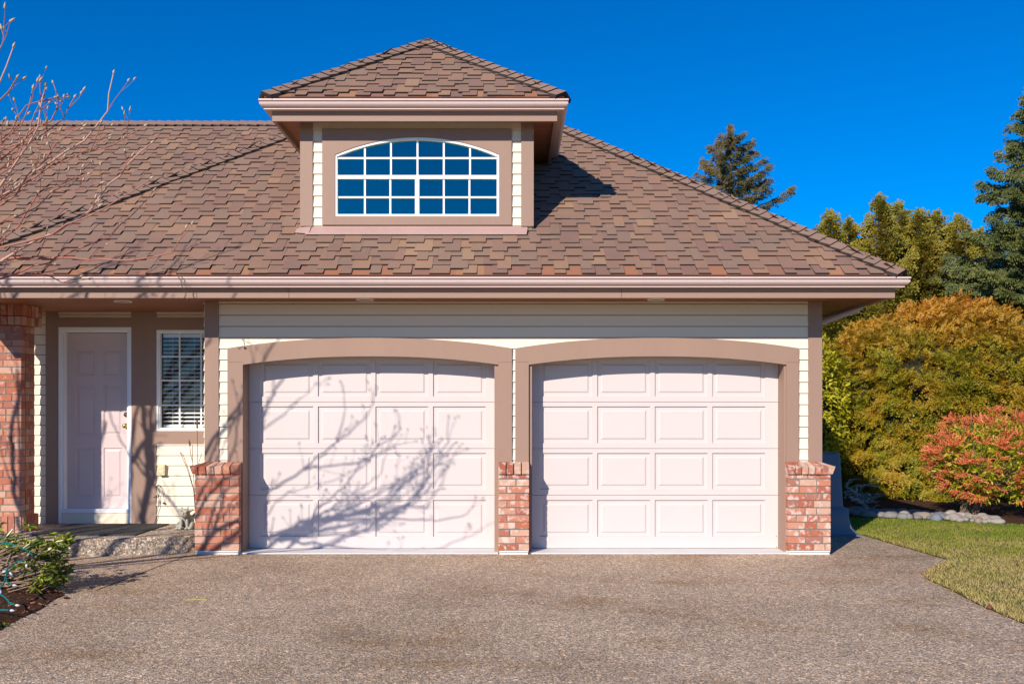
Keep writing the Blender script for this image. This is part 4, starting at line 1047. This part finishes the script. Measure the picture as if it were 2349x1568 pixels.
limb([Vector((-6.9,-4.0,1.9)),Vector((-6.2,-4.1,3.2)),Vector((-5.4,-4.2,4.4)),Vector((-4.9,-4.2,5.3))], .035, .008, .35, .4, .6)
def lt(px, py, Y, s_): return at(px,py,Y)-Vector((.57,1,-.66))*s_
limb([Vector((-7.3,-3.5,4.0)),lt(60,640,-.6,3.6),lt(200,620,-.5,3.5),lt(330,590,-.4,3.5)], .032, .005, .6, .1, .5)
limb([Vector((-6.3,-3.7,4.2)),lt(300,680,-.65,3.7),lt(430,630,-.5,3.6),lt(540,560,-.2,3.5)], .032, .005, .6, .1, .5)
limb([Vector((-6.3,-3.7,4.2)),lt(120,690,-.65,3.6),lt(230,640,-.6,3.6),lt(290,600,-.4,3.5)], .025, .005, .8, .1, .4)
limb([Vector((-6.3,-3.7,4.2)),lt(350,690,-.65,3.6),lt(400,640,-.6,3.6),lt(420,560,-.2,3.5)], .02, .005, .8, .1, .4)
limb([Vector((-6.6,-3.8,3.2)),lt(100,900,.3,3.9),lt(60,800,.3,3.9),lt(40,700,.3,3.9)], .02, .005, .5, .1, .5)
limb([C1,Vector((-6.6,-3.4,1.3)),lt(325,1190,1.1,4.6),lt(340,1100,1.1,4.6),lt(335,1000,1.1,4.7),lt(318,880,1.1,4.8)], .05, .03, .3, .3, .4)
limb([lt(325,1190,1.1,4.6),lt(352,1090,1.1,4.6),lt(345,980,1.1,4.7),lt(352,870,1.1,4.8)], .035, .02, .3, .3, .4)
limb([C1,Vector((-6.7,-3.6,1.2)),lt(40,1150,.3,3.8),lt(25,1000,.3,3.8),lt(60,850,.3,3.9)], .045, .02, .5, .3, .5)
for q0, l, Y in ((Vector((-4.9,-3.7,2.7)),[(-60,380),(20,300),(60,240),(120,225)],-3.9),(Vector((-4.9,-3.7,2.7)),[(-60,440),(30,380),(70,300),(95,230)],-3.6),
    (Vector((-4.9,-3.7,2.7)),[(-40,420),(70,330),(150,270),(170,225)],-3.8),
    (Vector((-5.0,-4.3,3.3)),[(-90,200),(-20,150),(10,100),(5,70)],-4.2),
    (Vector((-4.9,-3.5,2.2)),[(-50,520),(40,500),(120,440),(230,420)],-3.7),(Vector((-4.9,-3.7,2.7)),[(-60,350),(0,330),(50,290),(75,205)],-4.0)):
    limb([q0]+vis(l, Y), .011, .003, .5, .4, .33)
big.build('trunk', m_limb, mag, True); twg.build('crown', m_twig, mag)
def inframe(q):
    d = q.y-CAMY; px, py = CX+q.x*F/d, CY-(q.z-EYE)*F/d
    return -d if (0 < px < 2349 and 0 < py < 1568) else -999-d
buds.sort(key=lambda t: -inframe(t[0]))
for q, b_ in buds[:100]: b_.build('bud', m_bud, mag, True)
rest = MB()
for q, b_ in buds[100:]: rest.add(b_.v, b_.f)
ro = rest.build('bud', m_bud, mag, True); ro['kind'] = 'stuff'

# ------------------------------------------------------------------ background trees
def conifer(name, label, x, y, h, rad, mat, seed, nb=150, z0=.12, up=.25, dens=1.0, prof=1.0, gap=.0, group=None, ssize=(.16,.3), lean=0, bw=.32, tmpl=NEEDLE, tdroop=-.2):
    r = random.Random(seed); t = thing(name, label, 'tree', (x,y,0), group)
    tr = MB(); tr.tube([(x,y,0),(x+lean*.3,y,h*.4),(x+lean*.7,y,h*.75),(x+lean,y,h*.985)], [h*.022,h*.014,h*.007,h*.002], 7)
    bm = MB(); P, D, S = [], [], []
    for i in range(nb):
        f = (i+.5)/nb; z = h*(z0+(1-z0)*f**.9)*.99
        Lb = rad(1-(z/h))*r.uniform(.62,1.12)
        if Lb < .12: Lb = .12
        a = r.uniform(0,6.283) if gap == 0 else i*2.4+r.uniform(-.5,.5)
        d = Vector((math.cos(a),math.sin(a),0)); o = Vector((x+lean*(z/h),y,z)); pts = []
        nseg = 5
        for k_ in range(nseg+1):
            s = k_/nseg; pts.append(o+d*Lb*s+Vector((0,0,Lb*(up*s*s-.12*s)+r.uniform(-.02,.02))))
        bm.tube(pts, [.02*(1-s/nseg*.8)*min(1,Lb) for s in range(nseg+1)], 4, False)
        ns = int((Lb*20+4)*dens)
        side = Vector((-d.y,d.x,0))
        for j in range(ns):
            s = r.random()**.7*.98+.02
            if s < gap*.5 and r.random() < .8: continue
            q = o+d*Lb*s+Vector((0,0,Lb*(up*s*s-.12*s)))
            wdt = bw*Lb*(1-s*.75)*r.uniform(-1,1)
            q = q+side*wdt+Vector((0,0,r.uniform(-.12,.06)))
            P.append(tuple(q)); dd = d*(.6+.6*s)+side*(wdt*2.2/max(Lb,.2))+Vector((r.gauss(0,.25),r.gauss(0,.25),tdroop+r.gauss(0,.25))); D.append(tuple(dd)); S.append(r.uniform(*ssize)*(1-.25*(z/h)))
    for j in range(int(14*dens)):
        z = h*r.uniform(.955,1.005); P.append((x+lean+r.uniform(-.03,.03),y+r.uniform(-.03,.03),z)); D.append((r.gauss(0,.5),r.gauss(0,.5),1)); S.append(.18)
    tr.build('trunk', m_bark, t); bm.build('branches', m_bark, t)
    instances('foliage', mat, P, D, S, *tmpl, t, roll=np.tile([0,-.7,.6],(len(P),1)))
    return t
# brown tinged fir rising behind the roof
fx_ = at(1676,300,19.5)
conifer('fir_tree', 'sparse brown tinged fir rising behind the right slope of the roof', fx_.x, 19.5, fx_.z+.0, lambda t: .35+5.6*t if t < .42 else 2.7, m_firb, 4, 120, .40, .42, 3.8, gap=.2, bw=.17, ssize=(.15,.27))
# cedars in a row
cedars = [(1905,492,14.6,.62,'short cedar closest to the roof corner'),(1948,508,15.4,.55,'low cedar second from the roof corner'),(2018,455,14.8,.70,'tallest and most pointed cedar in the row'),(2062,472,15.6,.75,'broad cedar just right of the pointed tallest one'),(2108,490,14.9,.75,'cedar in the middle of the row with a blunt top'),(2150,492,15.8,.72,'bronze tinged cedar right of the middle of the row'),(2198,500,15.2,.70,'cedar whose top meets the tall dark fir'),(2250,535,16.4,.9,'cedar partly hidden behind the tall dark fir')]
for i, (px, py, yy, rr_, lab) in enumerate(cedars):
    q = at(px, py, yy)
    conifer('cedar_tree', lab+', behind the hedge', q.x, yy, q.z, (lambda R: (lambda t: R*(.10+2.9*t) if t < .46 else R*1.43))(rr_*1.25), m_cedar, 30+i, 190, .22, .75, 3.0, group='row of olive green cedars behind the hedge', ssize=(.15,.27), tmpl=SPRAY_S, tdroop=.25)
q = at(2405,130,13.0)
conifer('fir_tree', 'tall dark blue green fir at the right edge of the picture', q.x, 13.0, q.z, lambda t: .2+4.1*t if t < .62 else 2.8, m_fir, 77, 260, .14, .20, 2.6, gap=.12, bw=.15, ssize=(.17,.30), tdroop=-.28)
q = at(2300,560,14.6)
conifer('fir_tree', 'smaller bushy green fir below the tall one, right of the cedars', q.x+1.3, 14.2, q.z+.1, lambda t: .3+2.6*t if t < .6 else 1.9, m_fir, 78, 190, .12, .2, 2.6, ssize=(.18,.30))
# neighbour's house
nh = thing('neighbouring_house', 'brown roofed house mostly hidden behind the hedge at the right edge', 'house', (16.5,12,0))
a = at(2337,722,10.5); 
nb_ = MB(); nb_.box(12.3,20,11.2,18,0,a.z-.55); nb_.build('wall', m_neighbour, nh)
rf = MB(); e = a.z-.55; x0, x1, y0, y1 = a.x, 20.6, 10.5, 18.6; yr_ = (y0+y1)/2; hz_ = 1.3
rf.add([(x0,y0,e),(x1,y0,e),(x1,y1,e),(x0,y1,e),(x0+4,yr_,e+4*.45),(x1-3,yr_,e+4*.45),(x0,y0,e-.12),(x1,y0,e-.12),(x1,y1,e-.12),(x0,y1,e-.12)], [(0,1,5,4),(1,2,5),(2,3,4,5),(3,0,4),(0,6,7,1),(3,9,6,0),(1,7,8,2),(2,8,9,3),(6,9,8,7)])
rf.build('roof', m_cap, nh)
MB().box(15,16.2,11.16,11.199,1.0,1.9).build('window', m_dark, nh)

# ------------------------------------------------------------------ small things
# moulded grey bin beside the garage
bn = thing('storage_bin', 'blue grey moulded plastic bin with flared foot beside the garage wall', 'bin', (3.95,1.6,0))
bb = MB()
prof = [(0.0,.395,.33),(.03,.385,.325),(.10,.33,.29),(.20,.305,.275),(.34,.295,.265),(.345,.26,.25),(.36,.245,.24),(.38,.238,.235),(1.02,.205,.215),(1.04,.195,.205),(1.045,.15,.16)]
bc = (4.0,1.72)
def rrect(hx, hy, r, z):
    pts = []
    for sx, sy, a0 in ((1,1,0),(-1,1,90),(-1,-1,180),(1,-1,270)):
        for k_ in range(5):
            a = math.radians(a0+22.5*k_); pts.append((bc[0]+sx*(hx-r)+r*math.cos(a), bc[1]+sy*(hy-r)+r*math.sin(a), z))
    return pts
vs = []; n = 20
for z, hx, hy in prof: vs += rrect(hx, hy, .07, z)
bb.add(vs, [(i*n+j, i*n+(j+1)%n, (i+1)*n+(j+1)%n, (i+1)*n+j) for i in range(len(prof)-1) for j in range(n)]+[tuple(range((len(prof)-1)*n, len(prof)*n))])
bb.build('body', m_bin, bn, True)
bf = MB(); bf.box(bc[0]-.42,bc[0]+.42,bc[1]-.35,bc[1]+.35,.001,.014); bf.build('base', m_bin, bn)
# doormat
mt = MB(); mt.box(-5.38,-4.20,-.02,1.02,.192,.203)
for i in range(30): mt.box(-5.37+i*.0393,-5.37+i*.0393+.018,-.01,1.01,.203,.2055)
tag(mt.build('doormat', m_mat), 'large dark grey ribbed doormat in front of the entry door', 'doormat')
# gargoyle
gz = .19; gq = at(462/1.0898, 1322/1.0898, .55); gx0, gy0 = gq.x-.0, .60
gb = MB()
def gball(dx, dy, dz, r, rot=None): gb.ball((gx0+dx,gy0+dy,gz+dz), r, 12, 9, rot)
gball(0,.03,.09,(.085,.075,.085)); gball(0,-.0,.13,(.07,.06,.06)); gball(0,-.045,.195,(.062,.058,.052)); gball(0,-.085,.175,(.045,.03,.028)); gball(0,-.08,.155,(.038,.028,.014))
for s in (-1,1):
    gball(s*.075,-.01,.045,(.035,.06,.045)); gball(s*.075,-.075,.018,(.026,.045,.018)); gball(s*.035,-.07,.07,(.02,.022,.06)); gball(s*.035,-.095,.016,(.022,.035,.015))
    gball(s*.028,-.098,.205,(.014,.012,.014)); gball(s*.035,-.09,.222,(.022,.018,.010))
    gb.tube([(gx0+s*.045,gy0-.04,gz+.215),(gx0+s*.085,gy0-.035,gz+.228),(gx0+s*.115,gy0-.035,gz+.222)],[.024,.016,.003],7)
    gb.tube([(gx0+s*.028,gy0-.05,gz+.235),(gx0+s*.035,gy0-.045,gz+.258),(gx0+s*.05,gy0-.04,gz+.268)],[.013,.009,.002],6)
    gb.tube([(gx0+s*.05,gy0+.05,gz+.12),(gx0+s*.10,gy0+.07,gz+.19),(gx0+s*.085,gy0+.08,gz+.24)],[.03,.02,.006],6)
gball(0,-.112,.195,(.014,.014,.012))
go = gb.build('gargoyle_statue', m_statue, None, True, (gx0,gy0,gz))
rmod = go.modifiers.new('fuse','REMESH'); rmod.mode = 'VOXEL'; rmod.voxel_size = .006; rmod.use_smooth_shade = True
tag(go, 'small grey stone gargoyle crouching on the porch behind the brick pier', 'statue')
th_ = MB()
for i in range(5): x = gx0-.028+i*.014; th_.tube([(x,gy0-.117,gz+.172),(x,gy0-.119,gz+.150)],[.005,.002],5)
t_ = th_.build('teeth', m_statue, go)
# dried cattails behind the left pier
ctl = thing('dried_cattails', 'dry brown cattail stalks standing behind the left brick pier', 'plant', (-3.66,.35,.19))
stk = MB(); cks = []
def zs4(zx, zy, Y=.25): return at((zx/3.41)/1.0898, (660+zy/3.41)/1.0898, Y)
def zr2(zx, zy, Y=.25): return at((370+zx/7.464)/1.0898, (1130+zy/7.464)/1.0898, Y)
b0 = Vector((-3.62,.30,.19))
for p in ([b0,zs4(1685,1560),zs4(1681,1420),zs4(1680,1310)],[b0,zr2(835,200),zr2(800,60),zs4(1612,1490)],[b0,zr2(900,520),zr2(830,180),zs4(1640,1540)],[b0,zr2(850,700),zr2(730,300),zr2(600,0)],[b0,zr2(860,720),zr2(760,330),zr2(660,60),zr2(610,0)],[b0,zr2(950,180),zr2(1005,20)]):
    stk.tube(p, .0035, 5)
stk.build('stalk', m_stalk, ctl)
for (zx, zy, zx2, zy2) in ((1681,1400,1680,1325),(1620,1545,1613,1505)):
    c_ = MB(); c_.tube([zs4(zx,zy),zs4(zx,zy-5),zs4(zx2,zy2+5),zs4(zx2,zy2)],[.004,.0095,.0095,.003],8); c_.build('catkin', m_stalk, ctl, True)
# boulders lower left
def rockmat(name, c): return paint(name, c, .85, .25, (1,1,1), 25, .6)
def stone(name, loc, r, mat, label, cat='stone', group=None, seed=0):
    rr = random.Random(seed); mb = MB(); rot = Matrix.Rotation(rr.uniform(0,6.28),3,'Z') @ Matrix.Rotation(rr.uniform(-.25,.25),3,'X')
    mb.ball((0,0,0), 1, 14, 10)
    ph = [rr.uniform(0,6.28) for _ in range(6)]; out = []
    for v in mb.v:
        v = Vector(v); s = 1+.09*math.sin(2.3*v.x+ph[0])+.07*math.sin(3.1*v.y+ph[1])+.05*math.sin(4*v.z+ph[2])
        q = rot @ Vector((v.x*s*r[0],v.y*s*r[1],v.z*s*r[2])); out.append(tuple(q+Vector(loc)))
    mb.v = out; o = mb.build(name, mat, None, True, (loc[0],loc[1],loc[2])); return tag(o, label, cat, group)
m_rg = rockmat('grey granite', (.20,.19,.18)); m_rp = rockmat('pale river stone', (.30,.265,.235)); m_rb = rockmat('bluish river stone', (.17,.185,.205)); m_rt = rockmat('tan river stone', (.25,.20,.155))
q = at(0,1222,-.75); stone('boulder', (q.x-.03,-.75,.13), (.22,.16,.17), m_rb, 'smooth blue grey boulder by the brick column behind the rhododendron', seed=3)
stone('boulder', (-3.83,-3.72,.035), (.14,.09,.05), m_rg, 'flat grey rock at the edge of the mulch bed, bottom left', seed=8)
wd = MB()
P_ = [(-3.72+rnd.uniform(-.02,.03),-3.62+rnd.uniform(-.02,.02),.01) for _ in range(14)]
instances('weed', m_rho, P_, [(rnd.gauss(0,1),rnd.gauss(0,1),.7) for _ in P_], [.035]*len(P_), *RL, None)
tag(bpy.data.objects['weed'], 'tiny green weed beside the flat grey rock, bottom left', 'weed')
# river stones along the bed
r8 = random.Random(14); placed = []
line = [(5.15,3.75),(5.5,3.65),(5.9,3.45),(6.25,3.2),(6.55,2.95),(6.85,2.8)]
tries = 0
kinds = [(m_rg,'grey'),(m_rp,'pale'),(m_rb,'bluish'),(m_rt,'tan')]
while len(placed) < 80 and tries < 6000:
    tries += 1; t = r8.random()*(len(line)-1); i = int(t); f = t-i
    cx_ = line[i][0]*(1-f)+line[i+1][0]*f; cy_ = line[i][1]*(1-f)+line[i+1][1]*f
    off = r8.uniform(-.24,.50); x = cx_+off*.35; y = cy_+off
    s = r8.uniform(.05,.105)
    if t > 3.6: s *= .8
    if any((x-a)**2+(y-b)**2 < ((s+c_)*.66)**2 for a, b, c_ in placed): continue
    placed.append((x,y,s)); mt_, nm = r8.choice(kinds)
    if t > 3.2 and r8.random() < .6: mt_, nm = kinds[1]
    big_ = 'large' if s > .088 else 'small' if s < .062 else 'middling'
    wh = 'in the shade under the hedge' if x < 6.0 else 'at the sunny end by the red shrub'
    stone('river_stone', (x,y,.018+s*.22), (s*1.25,s*.95,s*.68), mt_, f'{big_} {nm} rounded river stone {wh}', 'stone', 'river stones edging the shrub bed', seed=len(placed))
# driftwood
dw_ = thing('driftwood', 'grey weathered driftwood stump lying in the shade behind the bin', 'driftwood', (5.2,4.0,0))
def zd(zx, zy, Y=3.95): return at((2040+zx/4.517)/1.0898, (1120+zy/4.517)/1.0898, Y)
dm = MB(); r9 = random.Random(2)
for p, ra in (([(640,740),(560,640),(470,580),(340,540)],[.03,.05,.05,.03]),([(600,720),(480,560),(400,470),(330,430),(350,400),(430,365)],[.03,.05,.045,.03,.02,.008]),([(500,600),(520,520),(600,520),(650,550)],[.05,.05,.04,.015]),([(420,500),(480,430),(560,415),(620,415)],[.04,.04,.03,.01]),([(560,600),(610,570),(650,600)],[.05,.035,.012]),([(330,480),(420,500),(560,560),(640,590)],[.03,.05,.05,.01]),([(350,560),(320,520),(330,470)],[.03,.02,.01])):
    pp = [zd(a,b,3.95+r9.uniform(-.08,.08)) for a,b in p]; qq = []; rr_ = []
    for i in range(len(pp)-1):
        for t in range(5): qq.append(pp[i].lerp(pp[i+1],t/5)+Vector((r9.gauss(0,.014),r9.gauss(0,.014),r9.gauss(0,.014)))); rr_.append((ra[i]*(1-t/5)+ra[i+1]*t/5)*r9.uniform(.35,.75))
    dm.tube(qq, rr_, 6)
    for _ in range(3):
        o = r9.choice(qq); dm.tube([o,o+Vector((r9.uniform(-.02,.14),r9.uniform(-.1,.05),r9.uniform(-.03,.12))),o+Vector((r9.uniform(.05,.25),r9.uniform(-.15,.05),r9.uniform(-.02,.12)))],[.014,.009,.002],5)
dm.build('trunk', m_drift, dw_, True)
# fallen leaves, cone, straw
def flat_leaf(px, py, label, s=.04, mt_=m_leafdead, Y=None):
    d = EYE*F/(py-CY); x = (px-CX)*d/F; y = d+CAMY; mb = MB(); a = rnd.uniform(0,6.28)
    loc = Vector((x,y,.022 if x > 3.9 else .006)); R = Matrix.Rotation(a,3,'Z')
    vs = [(-1,0,.1),(-.3,.45,0),(.4,.35,.15),(1,0,.3),(.4,-.4,.1),(-.3,-.4,.02),(0,0,.0)]
    mb.add([tuple(loc+(R @ Vector(v))*s) for v in vs], [(6,0,1),(6,1,2),(6,2,3),(6,3,4),(6,4,5),(6,5,0)])
    return tag(mb.build('fallen_leaf', mt_, None, False, tuple(loc)), label, 'leaf', 'dead leaves on the ground')
for px, py, lb in ((2300,1340,'curled brown leaf on the dry grass near the driveway notch'),(2215,1312,'reddish leaf on the lawn below the pieris, left of the others'),(2240,1240,'small brown leaf on the green lawn in front of the stones'),(2325,1352,'dark red leaf lying far right on the tan grass'),(2135,1223,'brown leaf on the grass just outside the house shadow'),(2335,1298,'dark leaf at the right edge on the green grass'),(2030,1267,'brown leaf on the paving beside the right brick pier')):
    flat_leaf(px, py, lb, .04)
flat_leaf(562,1303,'single brown leaf on the paving in front of the left garage door',.035)
flat_leaf(150,1372,'orange brown leaf at the corner of the mulch bed',.06)
cn = MB(); cn.ball((3.80,-3.02,.02),(.022,.03,.018),10,7,None,.18); tag(cn.build('pine_cone', m_leafdead), 'small dark pine cone on the edge of the dry grass', 'cone')
q = at(460,1377,0); d = EYE*F/(1377-CY); x = (450-CX)*d/F; st = MB(); st.tube([(x-.09,d+CAMY,.006),(x,d+CAMY+.006,.008),(x+.09,d+CAMY+.004,.006)],.004,5); tag(st.build('straw', m_straw), 'yellow straw lying on the paving left of the garage doors', 'straw')

# litter along the lawn edge and a little on the paving
LT = []
for _ in range(900):
    i = rnd.randrange(len(edge_pts)-2); t = rnd.random(); a = edge_pts[i]; b_ = edge_pts[i+1]
    x = a[0]+(b_[0]-a[0])*t+rnd.gauss(.015,.04); y = a[1]+(b_[1]-a[1])*t+rnd.gauss(0,.03)
    if y > -7: LT.append((x,y,.004 if x < 3.85 else .018))
for _ in range(70): LT.append((rnd.uniform(-3.4,3.8), rnd.uniform(-6.5,-.2), .003))
for _ in range(60): LT.append((rnd.uniform(-3.3,-2.9)+rnd.gauss(0,.2), rnd.uniform(-.25,-.17), .003))
m_lit = leafmat('orange brown litter', [(.1,(.12,.05,.02)),(.5,(.30,.13,.05)),(.9,(.45,.24,.10))], 5, None, 0, .8, .3)
lo = instances('leaf_litter', m_lit, LT, [(rnd.gauss(0,1),rnd.gauss(0,1),rnd.gauss(0,.12)) for _ in LT], rg.uniform(.008,.024,len(LT)), [(0,0,0),(.5,.25,.15),(1,0,.05),(.5,-.25,.1)], [(0,1,2),(0,2,3)], None, roll=np.tile([0,0,1.0],(len(LT),1)))
lo['kind'] = 'stuff'
# ------------------------------------------------------------------ light, sky, camera
SUN = Vector((-.57,-1,.66)).normalized()
el = math.asin(SUN.z); az = math.atan2(SUN.x, SUN.y)
w = bpy.data.worlds.new('World'); sc.world = w; w.use_nodes = True; nt = w.node_tree
bg = nt.nodes['Background']; sky = N(nt, 'ShaderNodeTexSky'); sky.sky_type = 'NISHITA'; sky.sun_disc = False
sky.sun_elevation = el; sky.sun_rotation = az; sky.altitude = 0; sky.air_density = .85; sky.dust_density = 0; sky.ozone_density = 6.0
hs_ = N(nt, 'ShaderNodeHueSaturation'); hs_.inputs['Saturation'].default_value = 1.5; hs_.inputs['Hue'].default_value = .507; hs_.inputs['Value'].default_value = 1.85
L(nt, sky.outputs[0], hs_.inputs['Color']); L(nt, hs_.outputs[0], bg.inputs['Color']); bg.inputs['Strength'].default_value = .064
sl_ = bpy.data.lights.new('Sun', 'SUN'); sl_.energy = 5.0; sl_.angle = math.radians(.42); sl_.color = (1,.905,.79)
so = bpy.data.objects.new('Sun', sl_); COL.objects.link(so); so.rotation_euler = SUN.to_track_quat('Z','Y').to_euler(); so.location = SUN*30
cam = bpy.data.cameras.new('Camera'); co = bpy.data.objects.new('Camera', cam); COL.objects.link(co)
co.location = (0,CAMY,EYE); co.rotation_euler = (math.radians(90),0,0)
cam.sensor_width = 36; cam.lens = 36*F/2349; cam.shift_y = (CY-784)/2349; cam.clip_end = 2000; cam.clip_start = .05
sc.camera = co
vs_ = sc.view_settings; vs_.view_transform = 'Standard'; vs_.look = 'None'; vs_.gamma = 1; vs_.exposure = .27
sc.cycles.use_denoising = True
sc.cycles.max_bounces = 6; sc.cycles.transparent_max_bounces = 12
